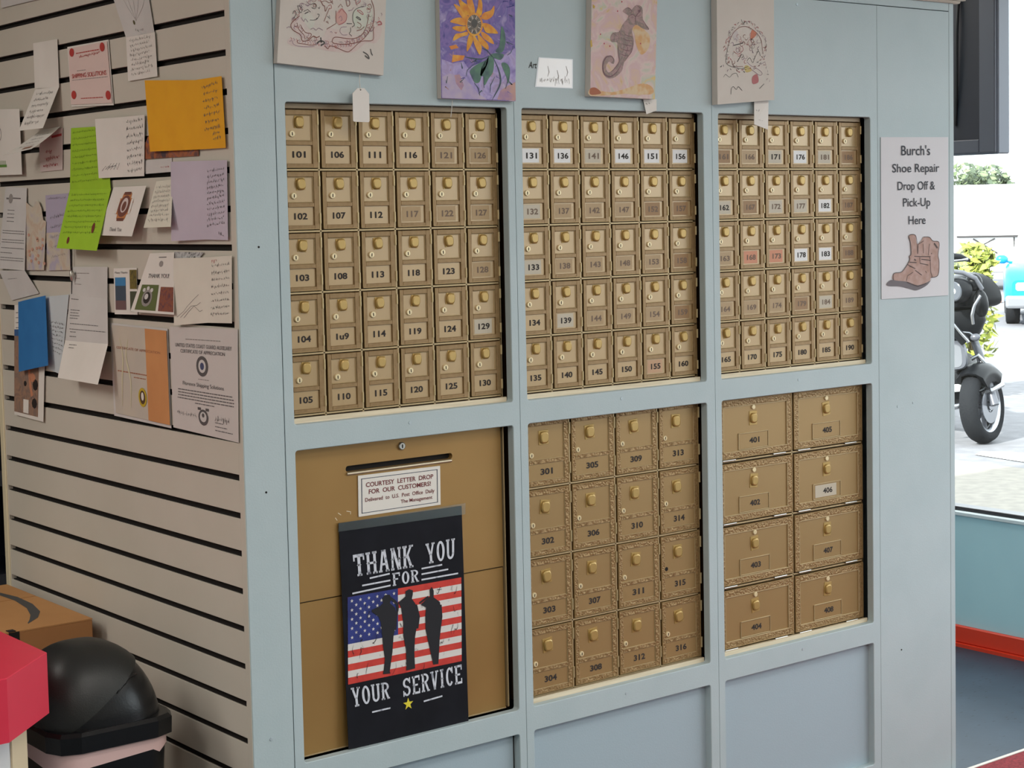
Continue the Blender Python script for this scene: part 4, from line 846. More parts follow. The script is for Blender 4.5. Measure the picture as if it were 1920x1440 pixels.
# ------------------------------------------------------------------ papers pinned on the slats
def paper(name, quads, label, cat, writing=None, group='cards and letters pinned on the slatted wall'):
    """quads: list of (corners, material, bulge)"""
    mb = MB(); Ps = []
    for q in quads:
        P = Panel(q[0], q[2] if len(q) > 2 else 0, q[3] if len(q) > 3 else 0); P.sheet(mb, q[1], .0005); Ps.append(P)
    if writing: writing(mb, *Ps)
    return tag(mb.build(name), label, cat, group)
def wr(mb, A, B):
    for t in (-.5, -.2, .15, .5, .9): A.stroke(mb, [(.5, .3), (.5+.3*t, .5+.1*math.cos(t)), (.5+.45*t, .8)], .0008, PENCIL, .0006, True)
    A.ell(mb, .42, .27, .03, .05, mat('olive_dot', (92, 84, 50), .8), .0007, 10); A.scrawl(mb, .4, .7, .1, PENCIL, .0008, .03)
    for i in range(8): B.scrawl(mb, .12 + .02*(i % 3), .88 - .1*(i % 2), .9 - i*.11, PENCIL, .0008, .03, .03, seed=i)
paper('thank_you_note', [([(-0.004, 0.4472, 1.9857), (-0.004, 0.3141, 1.9848), (-0.004, 0.3388, 2.0775), (-0.004, 0.5166, 2.0972)], PAPERG), ([(-0.005, 0.4424, 1.8924), (-0.005, 0.3046, 1.8927), (-0.005, 0.3097, 1.9843), (-0.005, 0.4451, 1.9854)], PAPER)], 'long white folded note with flower pencil sketch, topmost and nearest the upper edge', 'note', wr)
def wr(mb, A, B):
    for i in range(6): B.scrawl(mb, .15, .85 - .12*(i % 2), .86 - i*.14, PEN, .0009, .035, .03, seed=i)
paper('greeting_card', [([(-0.005, 0.9394, 1.9097), (-0.005, 0.8006, 1.9041), (-0.004, 0.803, 2.0138), (-0.004, 0.9406, 2.016)], PAPER), ([(-0.05, 0.9353, 1.8099), (-0.05, 0.796, 1.8093), (-0.005, 0.8006, 1.9047), (-0.005, 0.9364, 1.9083)], PAPER)], 'tall white card hanging open with handwriting on its lower flap, left of the pink certificate', 'card', wr)
def wr(mb, A):
    A.rect(mb, .55, .82, .97, .88, REDINK); 
    for i, (a, b) in enumerate(((.3,.55), (.25,.9), (.15,.8))): A.scrawl(mb, a, b, .5 - i*.18, REDINK, .0012, .04, seed=i)
PINKP = mat('paper_pinkish', (206, 190, 186), .7)
paper('greeting_card', [([(-0.003, 0.9291, 1.7136), (-0.003, 0.8037, 1.7148), (-0.003, 0.7948, 1.8099), (-0.003, 0.9329, 1.8016)], PINKP)], 'small pale pink card with red handwriting left of the lime green card', 'card', wr)
def wr(mb, A):
    for i in range(4): A.scrawl(mb, .25, .8, .75 - i*.16, PEN, .0009, .03, seed=i)
    A.rect(mb, .55, .1, .85, .2, mat('stamp_brown', (150, 110, 92), .8), .0008)
paper('postcard', [([(-0.07, 0.9728, 1.7464), (-0.07, 0.8022, 1.7548), (-0.008, 0.7978, 1.8136), (-0.008, 0.9045, 1.8115)], PAPER, 0, .01)], 'white postcard curling out from the slatted wall above the grey letter', 'postcard', wr)
def wr(mb, B, A):
    D = mat('cert_red', (178, 52, 46), .7)
    for a, b in ((.09,.92), (.88,.92), (.09,.17), (.93,.13)): A.ell(mb, a, b, .06, .075, D, .0008)
    A.typed(mb, .2, .8, .89, MATS['cert_red'], .002); A.scrawl(mb, .28, .8, .82, MATS['cert_red'], .001, .02, .04)
    A.text(mb, 'SHIPPING SOLUTIONS', .5, .50, .86, .075, MATS['cert_red'], .0009, bold=.004); A.typed(mb, .2, .42, .585, PENCIL, .0014); A.typed(mb, .06, .95, .43, PENCIL, .0014); A.typed(mb, .26, .8, .10, MATS['cert_red'], .0018)
paper('certificate', [([(-0.003, 0.7405, 1.8555), (-0.003, 0.5213, 1.8461), (-0.003, 0.5359, 1.989), (-0.003, 0.7513, 1.9912)], PAPER), ([(-0.005, 0.7385, 1.8602), (-0.005, 0.5246, 1.8509), (-0.005, 0.5399, 1.9858), (-0.005, 0.7413, 1.9867)], mat('cert_pink', (222, 198, 191), .65))], 'pink certificate reading SHIPPING SOLUTIONS with a red ornament in each corner', 'certificate', wr)
AUT = multi('print_autumn', [(70, 52, 60), (120, 74, 60), (168, 96, 52), (96, 78, 96)], 30, .6)
paper('photo_print', [([(-0.003, 0.4064, 1.724), (-0.003, 0.1403, 1.7221), (-0.003, 0.1303, 1.7665), (-0.003, 0.3625, 1.7707)], AUT)], 'dark autumn coloured picture peeking out below the orange card', 'photo')
paper('paper_slip', [([(-0.002, 0.3832, 1.6928), (-0.002, 0.2605, 1.6936), (-0.002, 0.2584, 1.7221), (-0.002, 0.3809, 1.7209)], PAPERG)], 'pale slip of paper below the orange card, mostly covered by its neighbours', 'paper', lambda mb, A: A.scrawl(mb, .6, .95, .4, REDINK, .0008, .05))
ORG = mat('card_orange', (230, 166, 6), .65, c2=(226, 160, 4), scale=20)
def wr(mb, A, B):
    for i in range(7): B.scrawl(mb, .25 + .05*(i % 2), .85, .88 - i*.1, PEN, .0009, .02, .06, seed=i)
    for i in range(3): B.scrawl(mb, .55, .85, .28 - i*.07, PEN, .0009, .02, .06, seed=i+9)
paper('greeting_card', [([(-0.014, 0.3327, 1.7381), (-0.008, 0.1231, 1.7342), (-0.008, 0.1359, 1.873), (-0.012, 0.3498, 1.8874)], ORG), ([(-0.008, 0.1231, 1.7342), (-0.006, 0.0214, 1.7333), (-0.006, 0.0292, 1.8733), (-0.008, 0.1359, 1.873)], ORG)], 'bright orange folded card at upper right of the slatted wall', 'card', wr)
LIME = mat('card_lime', (158, 200, 40), .65, c2=(152, 194, 36), scale=20); LIMED = mat('ink_olive', (104, 132, 36), .8)
def wr(mb, A, B):
    for i in range(9): A.scrawl(mb, .06, .7, .92 - i*.1, LIMED, .0008, .016, .05, seed=i)
    for i in range(8): B.scrawl(mb, .08, .92, .9 - i*.09, LIMED, .0008, .016, .02, seed=i+20)
    LB_ = mat('ladybug', (112, 44, 30), .7)
    B.ell(mb, .80, .36, .035, .085, LB_, .0008, 12); B.ell(mb, .25, .14, .03, .06, LB_, .0008, 12)
paper('greeting_card', [([(-0.006, 0.7597, 1.6684), (-0.006, 0.5462, 1.666), (-0.005, 0.5556, 1.8027), (-0.005, 0.7433, 1.8073)], LIME), ([(-0.045, 0.7564, 1.5352), (-0.045, 0.5438, 1.5303), (-0.006, 0.5435, 1.6659), (-0.006, 0.7597, 1.6684)], LIME)], 'long lime green card with ladybugs hanging open in the middle of the wall', 'card', wr)
def wr(mb, A, B):
    for i in range(8): B.scrawl(mb, .12, .92, .9 - i*.115, PEN, .0009, .025, .04, seed=i)
    for i in range(4): A.stroke(mb, [(.15+.12*i, .12+.02*i), (.3+.12*i, .2), (.34+.12*i, .13), (.5+.1*i, .24)], .0009, PEN, .0006)
paper('greeting_card', [([(-0.014, 0.5868, 1.6893), (-0.008, 0.4632, 1.6888), (-0.008, 0.463, 1.8174), (-0.012, 0.599, 1.82)], PAPER), ([(-0.008, 0.4632, 1.6888), (-0.006, 0.3804, 1.6882), (-0.006, 0.3677, 1.8168), (-0.008, 0.463, 1.8174)], PAPER)], 'white folded card with handwriting overlapping the top of the lime green card', 'card', wr)
paper('thank_you_note', [([(-0.028, 0.3465, 1.579), (-0.028, 0.2225, 1.5805), (-0.004, 0.253, 1.678), (-0.004, 0.3282, 1.6756)], mat('paper_cream', (216, 212, 196), .7))], 'cream note behind the lilac card, right of the crest card', 'note', lambda mb, A: [A.scrawl(mb, .1, .9, .86 - i*.1, PENCIL, .0008, .03, seed=i) for i in range(8)])
def wr(mb, A):
    CB = mat('crest_orange', (186, 120, 68), .7); CR = mat('crest_brown', (112, 66, 52), .7)
    pts = []
    for i in range(24):
        t = 2*PI*i/24; k = 1 if i % 3 else .78
        pts.append((.52 + .25*k*math.cos(t), .60 + .30*k*math.sin(t)))
    A.poly(mb, pts, CB, .0006); A.ell(mb, .52, .60, .17, .22, CR, .0008); A.ell(mb, .52, .62, .10, .15, PINKP, .0009); A.ell(mb, .52, .60, .06, .1, CR, .001)
    for b in (.86, .33): A.rect(mb, .42, b-.03, .62, b+.03, CR, .001)
    for a in (.32, .72): A.rect(mb, a-.03, .45, a+.03, .75, PAPER, .001)
    A.text(mb, 'Thank You', .47, .13, .36, .075, PEN, .0008)
paper('thank_you_card', [([(-0.03, 0.5655, 1.5637), (-0.03, 0.3993, 1.5612), (-0.008, 0.3679, 1.6676), (-0.008, 0.5257, 1.6679)], PAPER)], 'white card with an orange and brown medal crest, below the white folded card', 'card', wr)
LILP = mat('card_lilac', (196, 186, 200), .7, c2=(190, 180, 194), scale=10)
def wr(mb, A, B):
    for i in range(11): B.scrawl(mb, .1, .88, .86 - i*.068, PEN, .0009, .018, .05, seed=i)
    B.scrawl(mb, .62, .85, .07, PEN, .0009, .02)
paper('greeting_card', [([(-0.014, 0.2499, 1.5507), (-0.008, 0.1155, 1.5539), (-0.008, 0.1023, 1.7112), (-0.012, 0.2441, 1.7139)], LILP), ([(-0.008, 0.1155, 1.5539), (-0.006, 0.0248, 1.5528), (-0.006, 0.0187, 1.7093), (-0.008, 0.1023, 1.7112)], LILP)], 'lilac folded card at the right end of the slatted wall', 'card', wr)
def wr(mb, A):
    A.rect(mb, .06, .1, .52, .80, mat('print_sea', (66, 78, 92), .6), .0005); A.rect(mb, .06, .62, .52, .80, mat('print_blue_sky', (62, 128, 178), .6), .0007); A.rect(mb, .06, .1, .52, .3, mat('print_mauve', (112, 86, 86), .6), .0007)
    A.rect(mb, .7, .55, 1.0, .96, multi('print_foliage', [(64, 60, 34), (120, 106, 44), (88, 70, 40)], 60, .6), .0005); A.rect(mb, .7, .06, 1.0, .5, mat('print_green', (70, 76, 56), .6), .0005)
    A.text(mb, 'Many Thanks', .34, .90, .56, .055, PEN, .0007)
paper('postcard', [([(-0.003, 0.5545, 1.3887), (-0.003, 0.4408, 1.3914), (-0.003, 0.4378, 1.4928), (-0.003, 0.5514, 1.4902)], PAPER)], 'white postcard of small landscape pictures behind the paw card', 'postcard', wr)
paper('photo_print', [([(-0.004, 0.2557, 1.5129), (-0.004, 0.153, 1.5138), (-0.004, 0.1294, 1.528), (-0.004, 0.257, 1.5284)], multi('print_black_white', [(30, 30, 30), (200, 200, 200), (40, 38, 36)], 50, .6))], 'black and white picture edge above the cream folded card', 'photo')
def wr(mb, A):
    A.rect(mb, .09, .04, .58, .47, mat('print_grass', (92, 104, 56), .6), .0005)
    A.rect(mb, .64, .04, .99, .44, multi('print_dusk', [(80, 50, 70), (140, 78, 52), (100, 70, 84)], 50, .6), .0005)
    A.ell(mb, .32, .25, .13, .15, PENCIL, .0008, 14); A.ell(mb, .32, .25, .09, .1, MATS['ink_black'], .0009, 12); A.ell(mb, .3, .27, .05, .05, PAPERG, .001, 10)
    for a, b in ((.2,.38), (.3,.41), (.41,.38)): A.ell(mb, a, b, .04, .035, PAPERG, .001, 10)
    A.text(mb, 'THANK YOU!', .53, .62, .66, .07, PEN, .0007, bold=.006); A.ell(mb, .55, .82, .07, .05, PENCIL, .0007, 12); A.rect(mb, .42, .92, .72, .935, PEN)
paper('thank_you_card', [([(-0.02, 0.441, 1.3992), (-0.02, 0.2375, 1.3992), (-0.006, 0.2555, 1.5273), (-0.006, 0.3657, 1.5244)], PAPER)], 'THANK YOU postcard with a grey animal on a green square', 'card', wr)
CRM = mat('card_cream', (220, 215, 202), .7, c2=(214, 209, 196), scale=10)
def wr(mb, A, B):
    for i in range(8): B.scrawl(mb, .12, .9, .86 - i*.105, PEN, .0009, .02, .03, seed=i)
    B.scrawl(mb, .1, .35, .94, REDINK, .0008, .02)
    for i in range(3): A.stroke(mb, [(.1+.1*i, .12-.01*i), (.3+.08*i, .2), (.4+.1*i, .27), (.6+.08*i, .38-.1*i), (.72+.06*i, .44-.12*i)], .0009, PEN, .0006)
paper('greeting_card', [([(-0.014, 0.251, 1.3763), (-0.008, 0.1136, 1.3866), (-0.008, 0.0978, 1.5187), (-0.012, 0.247, 1.5154)], CRM), ([(-0.008, 0.1136, 1.3866), (-0.006, 0.0194, 1.389), (-0.006, 0.0117, 1.5225), (-0.008, 0.0978, 1.5187)], CRM)], 'cream folded card with diagonal handwriting above the grey certificate', 'card', wr)
def wr(mb, A):
    A.typed(mb, .24, .76, .885, PENCIL, .0018); A.text(mb, 'UNITED STATES COAST GUARD AUXILIARY', .5, .825, .84, .036, PEN, .0007, bold=.006); A.text(mb, 'CERTIFICATE OF APPRECIATION', .49, .77, .66, .034, PEN, .0007, bold=.006)
    A.ell(mb, .485, .64, .088, .096, mat('seal_dark', (86, 82, 82), .7), .0007); A.ell(mb, .485, .64, .055, .062, PAPERG, .0008); A.ell(mb, .485, .64, .03, .035, mat('seal_blue', (70, 76, 110), .7), .0009)
    A.typed(mb, .42, .58, .515, PENCIL, .0016); A.text(mb, 'Florence Shipping Solutions', .49, .455, .62, .048, PEN, .0007, bold=.004)
    for i, (a, b) in enumerate(((.1,.92), (.1,.94), (.1,.95), (.09,.94))): A.typed(mb, a, b, .395 - i*.028, PEN, .0022)
    A.typed(mb, .36, .66, .282, PEN, .002)
    A.ell(mb, .485, .16, .075, .075, MATS['seal_dark'], .0007); A.ell(mb, .485, .165, .05, .048, PAPERG, .0008); A.rect(mb, .40, .225, .45, .25, MATS['seal_dark']); A.rect(mb, .52, .225, .57, .25, MATS['seal_dark']); A.ell(mb, .485, .18, .02, .02, MATS['seal_dark'], .0009)
    A.scrawl(mb, .08, .38, .165, PEN, .0008, .015); A.scrawl(mb, .66, .88, .17, PEN, .0009, .02); A.typed(mb, .66, .78, .135, PEN, .0016); A.typed(mb, .66, .84, .10, PEN, .0018); A.typed(mb, .66, .92, .065, PEN, .0018)
paper('certificate', [([(-0.0035, 0.2902, 1.1595), (-0.0035, 0.0125, 1.1523), (-0.0035, 0.0022, 1.378), (-0.0035, 0.2913, 1.3719)], mat('cert_grey', (204, 198, 194), .6))], 'grey coast guard certificate of appreciation with a round seal, at lower right of the papers', 'certificate', wr)
def wr(mb, B, A):
    A.rect(mb, .62, .0, 1.0, 1.0, mat('cert_orange', (206, 146, 92), .6, c2=(198, 138, 86), scale=9), .0006, n=1)
    for a, m in ((.14, 1), (.3, -1)): A.stroke(mb, [(a, .1), (a+.02, .4), (a+.05*m, .66), (a, .86)], .006, mat('cert_pale_streak', (206, 200, 168), .6) if 'cert_pale_streak' not in MATS else MATS['cert_pale_streak'], .0006, True)
    RD = mat('cert_brown_ink', (158, 104, 78), .7)
    A.text(mb, 'CERTIFICATE OF APPRECIATION', .48, .755, .8, .028, RD, .0009); A.typed(mb, .08, .9, .49, RD, .0026); A.typed(mb, .38, .6, .445, RD, .002)
    A.ell(mb, .53, .24, .075, .105, mat('seal_yellow', (190, 164, 40), .6), .0010); A.ell(mb, .53, .24, .052, .075, mat('seal_brown', (84, 60, 36), .6), .0011); A.ell(mb, .53, .25, .024, .045, PAPER, .0012)
    for i, (a, b) in enumerate(((.72,.92), (.86,.95), (.72,.94), (.86,.95), (.78,.95), (.86,.95))): A.typed(mb, a, b, .36 - i*.05, RD, .0014)
paper('certificate', [([(-0.003, 0.5764, 1.1615), (-0.003, 0.3011, 1.1563), (-0.003, 0.3023, 1.3669), (-0.003, 0.5806, 1.3688)], PAPERG), ([(-0.005, 0.5633, 1.1687), (-0.005, 0.3015, 1.1632), (-0.005, 0.3036, 1.3625), (-0.005, 0.5685, 1.3646)], mat('cert_sage', (190, 182, 170), .6, c2=(198, 188, 172), scale=10))], 'grey certificate with an orange band and yellow ringed seal', 'certificate', wr)
paper('greeting_card', [([(-0.003, 0.9279, 1.2448), (-0.003, 0.8578, 1.2363), (-0.003, 0.7949, 1.4264), (-0.003, 0.9267, 1.418)], mat('paper_bluish', (196, 204, 208), .7))], 'bluish white letter page with handwriting right of the blue card', 'letter', lambda mb, A: [A.scrawl(mb, .15 + .03*i, .95, .66 - i*.055, PEN, .0008, .012, -.04, seed=i) for i in range(8)])
def wr(mb, A, B, Cc):
    A.typed(mb, .08, .5, .78, PENCIL, .0016); A.typed(mb, .1, .25, .6, PENCIL, .0014); A.typed(mb, .1, .3, .4, PENCIL, .0014)
    B.typed(mb, .05, .25, .92, PEN, .0018)
    for i in range(4): B.typed(mb, .06, .3 - .03*(i % 2), .68 - i*.06, PEN, .0016)
    B.typed(mb, .08, .78, .38, PEN, .0016); B.typed(mb, .08, .95, .26, PEN, .0016); B.typed(mb, .1, .24, .2, PEN, .0016); B.typed(mb, .1, .26, .1, PEN, .0016)
    Cc.typed(mb, .12, .3, .9, PEN, .0016); Cc.typed(mb, .12, .25, .82, PEN, .0016)
paper('letter', [([(-0.006, 0.7822, 1.4256), (-0.006, 0.5833, 1.4223), (-0.004, 0.5815, 1.4933), (-0.004, 0.766, 1.491)], PAPERG), ([(-0.02, 0.7867, 1.3212), (-0.02, 0.5588, 1.3233), (-0.006, 0.5833, 1.4223), (-0.006, 0.7822, 1.4256)], PAPERG), ([(-0.05, 0.7671, 1.238), (-0.05, 0.5531, 1.236), (-0.02, 0.5588, 1.3233), (-0.02, 0.7867, 1.3212)], PAPER)], 'white three-fold typed letter hanging open, left of the orange banded certificate', 'letter', wr)
def wr(mb, A):
    A.rect(mb, .0, .03, .82, .72, multi('print_toys', [(142, 122, 108), (132, 110, 98), (158, 124, 102), (112, 96, 90)], 22, .6), .0005, n=1)
    A.rect(mb, .0, .5, .82, .78, mat('print_denim', (56, 92, 140), .6), .0004, n=1)
    A.stroke(mb, [(.5, .48), (.52, .38), (.56, .28), (.62, .2)], .012, mat('print_skin', (196, 132, 100), .6), .0008); A.ell(mb, .7, .14, .09, .045, MATS['ink_black'], .0009, 8); A.ell(mb, .62, .36, .1, .04, MATS['print_skin'], .0008, 8); A.ell(mb, .72, .3, .09, .05, MATS['ink_black'], .0008, 8); A.rect(mb, .32, .04, .5, .16, PAPER, .0007); A.ell(mb, .38, .3, .05, .025, MATS['ink_black'], .0009, 8)
    for i in range(4): A.typed(mb, .05, .3, .93 - i*.045, PEN, .002)
paper('photo_print', [([(-0.006, 1.1414, 1.1195), (-0.006, 0.9649, 1.1154), (-0.003, 0.928, 1.4053), (-0.003, 1.1205, 1.3919)], PAPER)], 'white bordered photo print sticking out below the blue card', 'photo', wr)
paper('greeting_card', [([(-0.02, 1.0686, 1.2313), (-0.02, 0.8899, 1.2571), (-0.012, 0.9083, 1.4214), (-0.012, 1.074, 1.4016)], mat('card_blue', (46, 116, 178), .65, c2=(42, 110, 172), scale=20), .002)], 'plain blue card at the left end of the slatted wall', 'card')
TOR = multi('print_floral', [(176, 168, 184), (190, 180, 174), (198, 188, 170), (194, 172, 152), (200, 190, 174)], 18, .65, stretch=(1, 1, .8))
def wr(mb, A, B):
    B.rect(mb, 0, .0, 1, .5, TOR, .0006, n=1); B.scrawl(mb, .1, .9, .95, PEN, .0008, .012); 
    for i in range(5): B.scrawl(mb, .2, .8, .7 - i*.13, PEN, .0008, .015, .05, seed=i)
    for i in range(16): A.ell(mb, random.uniform(.1,.9), random.uniform(.05,.6), .05, .025, mat('print_coral', (196, 150, 130), .7) if 'print_coral' not in MATS else MATS['print_coral'], .0008, 8)
mb = MB(); A = Panel([(-0.006, 1.0414, 1.4773), (-0.006, 0.9043, 1.4805), (-0.006, 0.9002, 1.6502), (-0.006, 1.0112, 1.6471)]); B = Panel([(-0.004, 0.909, 1.4804), (-0.004, 0.7784, 1.4835), (-0.004, 0.7739, 1.6601), (-0.004, 0.9042, 1.6577)]); B.sheet(mb, mat('paper_lilac_grey', (172, 164, 184), .7), .0005)
tp = [(0.005, 0.013), (0.849, 0.007), (0.999, 0.681), (0.868, 0.703), (0.778, 0.873), (0.642, 0.97), (0.443, 0.975), (0.361, 0.893), (0.206, 0.917), (-0.033, 0.98), (0, 0.686), (-0.198, 0.671), (-0.057, 0.213)]
A.poly(mb, tp[::-1], TOR, 0); A.poly(mb, tp, TOR, -.0005); wr(mb, A, B)
tag(mb.build('greeting_card'), 'torn edged floral card in lilac and cream, left of the lime green card', 'card', 'cards and letters pinned on the slatted wall')
def wr(mb, A, B):
    A.ell(mb, .3, .86, .09, .06, PENCIL, .0006, 10); A.rect(mb, .1, .85, .25, .87, PEN); A.rect(mb, .4, .86, .75, .875, PEN)
    for i in range(4): A.typed(mb, .2, .5, .72 - i*.045, PEN, .0016)
    for b in (.47, .44, .36, .33, .26, .14, .11): A.typed(mb, .06, .95, b, PEN, .0016)
    A.typed(mb, .04, .5, .2, PEN, .0016); B.typed(mb, .2, .55, .7, PEN, .0016)
paper('letter', [([(-0.012, 1.194, 1.482), (-0.012, 1.0267, 1.479), (-0.004, 1.0129, 1.6778), (-0.004, 1.1447, 1.6834)], PAPERG), ([(-0.003, 1.1361, 1.4033), (-0.003, 0.967, 1.4246), (-0.012, 1.0267, 1.479), (-0.012, 1.1877, 1.4767)], PAPERG)], 'typed grey letter with a small logo at the left end, folded at the bottom', 'letter', wr)
def wr(mb, A):
    A.rect(mb, .25, .12, .5, .16, mat('print_lime', (96, 140, 60), .7)); 
    for i in range(6): A.stroke(mb, [(.28+.035*i, .14), (.27+.04*i, .22)], .002, MATS['print_lime'], .0007, True)
    A.ell(mb, .24, .24, .03, .025, REDINK, .0008, 8); A.ell(mb, .26, .62, .07, .1, PENCIL, .0007, 16, .8)
paper('greeting_card', [([(-0.012, 1.2037, 1.7126), (-0.012, 1.0193, 1.7099), (-0.01, 1.0244, 1.8669), (-0.01, 1.1911, 1.8753)], PAPER)], 'white card with green grass drawing cut off by the left picture edge', 'card', wr)
paper('paper_slip', [([(-0.004, 1.1256, 2.1171), (-0.004, 0.8689, 2.1142), (-0.004, 0.8605, 2.1377), (-0.004, 1.1203, 2.1667)], PAPERG)], 'grey paper at the top left corner of the slatted wall', 'paper')
mb = MB(); mb.tube([(-0.006, 0.762, 1.5328), (-0.006, 0.7716, 1.4283)], .0013, DARK, 6)
mb.tube([(-0.012, 0.7531, 1.4817), (-0.014, 0.7492, 1.4745), (-0.012, 0.7551, 1.4596)], [.004, .006, .003], STEEL, 10)
tag(mb.build('hanging_clip'), 'steel clip on a thin black hanger above the three-fold letter', 'clip')

# ------------------------------------------------------------------ rubbish bin
BLK = mat('bin_black', (19, 20, 22), .28, bump=.03, bscale=220, spec=.4); BLK2 = mat('bin_flap_black', (34, 36, 35), .42, bump=.05, bscale=300, spec=.4)
BX, BY = -.222, .262
root = empty('trash_bin', (BX, BY, 0), 'black plastic trash bin with a domed swing lid against the slatted wall', 'trash bin')
def srect(hx, hy, z, r, n=5, dx=0, dy=0):
    return [(x+dx, y+dy, z) for x, y in rrect(-hx, hx, -hy, hy, r, n)]
mb = MB(); mb.loft([srect(.088, .088, 0, .03), srect(.092, .092, .01, .035), srect(.118, .118, .52, .045), srect(.120, .120, .555, .045)], BLK); mb.build('body', root)
mb = MB(); o1 = srect(.1225, .1225, .575, .047); o2 = srect(.1215, .1215, .535, .047)
for i, q in enumerate(o2):
    k = -.002 if q[0] > 0.0 else -.014
    o2[i] = (q[0], q[1], q[2] + k + .006*math.sin(i*1.9))
mb.loft([o1, o2], mat('bag_pink', (222, 188, 184), .5), True, False, False); mb.build('bag', root)
mb = MB()
mb.loft([srect(.127, .127, .558, .05, 2), srect(.133, .133, .561, .052, 2), srect(.134, .134, .594, .052, 2), srect(.128, .128, .601, .05, 2)], BLK, False); mb.build('rim', root)
def se(x, e): return math.copysign(abs(x)**e, x)
def dome(kx, ky, kz, zb, nu=48, nv=14, e=.7, dx=0.0):
    rings = []
    for i in range(nv):
        t = PI/2*i/(nv-1)*.985
        c = math.cos(t)**.8; q = math.sin(t)
        rings.append([(kx*c*se(math.cos(2*PI*j/nu), e) - .02*q, ky*c*se(math.sin(2*PI*j/nu), e), zb + kz*q) for j in range(nu)])
    return rings
def clipped(rings, m, co, no):
    t = MB(); t.loft(rings, m, True, False, True)
    bm = bmesh.new(); vs = [bm.verts.new(p) for p in t.v]
    for f in t.f:
        try: bm.faces.new([vs[k] for k in f])
        except ValueError: pass
    bmesh.ops.remove_doubles(bm, verts=bm.verts[:], dist=1e-6)
    bmesh.ops.bisect_plane(bm, geom=bm.verts[:] + bm.edges[:] + bm.faces[:], plane_co=co, plane_no=no, clear_inner=True)
    o = MB(); o.bm(bm, m, True); return o
mb = MB(); mb.loft(dome(.125, .125, .145, .598), BLK, True, False, True); mb.build('lid', root)
pa, pb, pc = Vector((-.075, -.13, .612)), Vector((.055, -.085, .70)), Vector((.075, .06, .705))
no = (pb-pa).cross(pc-pa).normalized(); no = no if no.z > 0 else -no
mb = clipped(dome(.1295, .1295, .1535, .598), BLK2, pa, no)
mb.build('swing_flap', root)
def surf(x, y, l):
    for k in range(60):
        q = k/59; c = math.cos(PI/2*q*.985)**.8; zz = math.sin(PI/2*q*.985)
        X = (x + .02*zz)/(.125*c + 1e-6); Y = y/(.125*c + 1e-6)
        if (abs(X)**(2/.7) + abs(Y)**(2/.7)) >= 1: return Vector((x, y, .598 + .145*zz + l))
    return Vector((x, y, .598 + .145 + l))
for x0, y0, x1, y1 in ((-.012, -.112, .040, -.088), (.004, -.116, .058, -.092)):
    mb = MB(); mb.tube([surf(x0 + (x1-x0)*k/8, y0 + (y1-y0)*k/8, .0005) for k in range(9)], [.001, .003, .004, .0045, .0045, .0045, .004, .003, .001], BLK, 8); mb.build('grip_ridge', root)

# ------------------------------------------------------------------ cardboard box
CARD = mat('cardboard', (192, 142, 88), .75, c2=(184, 134, 82), scale=5); CARDD = mat('cardboard_side_shaded', (176, 124, 76), .75, c2=(168, 117, 70), scale=5)  # darker side copy of the cardboard puts the shade into its colour
root = empty('cardboard_box', (-.215, .92, 0), 'brown cardboard carton with a dark curved arrow printed on top, behind the bin', 'box')
def BXL(x, y, z): return (x + .215, y - .92, z)
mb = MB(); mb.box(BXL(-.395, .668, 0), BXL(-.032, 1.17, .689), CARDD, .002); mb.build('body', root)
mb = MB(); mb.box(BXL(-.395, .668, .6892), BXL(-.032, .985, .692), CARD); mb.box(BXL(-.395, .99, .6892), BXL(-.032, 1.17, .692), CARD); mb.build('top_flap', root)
mb = MB(); mb.box(BXL(-.395, .97, .6922), BXL(-.14, 1.165, .6955), CARD); mb.build('top_flap', root)
mb = MB()
outer = [(-0.0885, 1.1126, 0.6926), (-0.0839, 1.0834, 0.6926), (-0.0709, 1.0058, 0.6926), (-0.0745, 0.9067, 0.6926), (-0.0932, 0.8183, 0.6926), (-0.1211, 0.7643, 0.6926), (-0.1628, 0.7187, 0.6926)]
inner = [(-0.0979, 1.0886, 0.6926), (-0.0956, 1.0537, 0.6926), (-0.092, 0.9702, 0.6926), (-0.103, 0.8727, 0.6926), (-0.1252, 0.7972, 0.6926), (-0.1463, 0.7524, 0.6926), (-0.1621, 0.725, 0.6926)]
INKB = mat('carton_ink', (74, 74, 74), .7); og = Vector((-.215, .92, 0))
for i in range(6): mb.face([Vector(p) - og for p in (inner[i], inner[i+1], outer[i+1], outer[i])], INKB)
mb.build('printed_arrow', root)
tq = Vector((-0.2169, 0.6649, 0.693)) - Vector((-.215, .92, 0))
mb = MB(); mb.box((tq.x-.012, -.2535, tq.z-.022), (tq.x+.012, -.2522, tq.z-.002), DARK); mb.box((tq.x-.012, -.2535, tq.z-.0005), (tq.x+.004, -.235, tq.z+.001), DARK); mb.build('black_tape', root)

# ------------------------------------------------------------------ red topped counter
RED = mat('counter_red', (216, 52, 76), .38, c2=(211, 48, 72), scale=6); LAM = mat('counter_white', (206, 206, 206), .5); POST = mat('counter_post', (214, 196, 164), .5)
root = empty('counter', (-.8, .2, 0), 'white counter with a thick red top and cut corner at lower left', 'counter')
def chamf(x1, y0, c, z, x0=-1.9, y1=.62): return [(x0+.8, y0-.2, z), (x1-c+.8, y0-.2, z), (x1+.8, y0+c-.2, z), (x1+.8, y1-.2, z), (x0+.8, y1-.2, z)]
zb_ = .685
mb = MB(); mb.loft([chamf(-.408, -.099, .128, zb_), chamf(-.408, -.099, .128, .7985), chamf(-.4095, -.0975, .127, .80)], RED, False); mb.build('countertop', root)
mb = MB(); mb.loft([chamf(-.447, -.062, .115, 0), chamf(-.447, -.062, .115, zb_)], LAM, False); mb.build('cabinet', root)
mb = MB()
c0, c1 = Vector((-.447-.115+.8, -.062-.2, 0)), Vector((-.447+.8, -.062+.115-.2, 0))
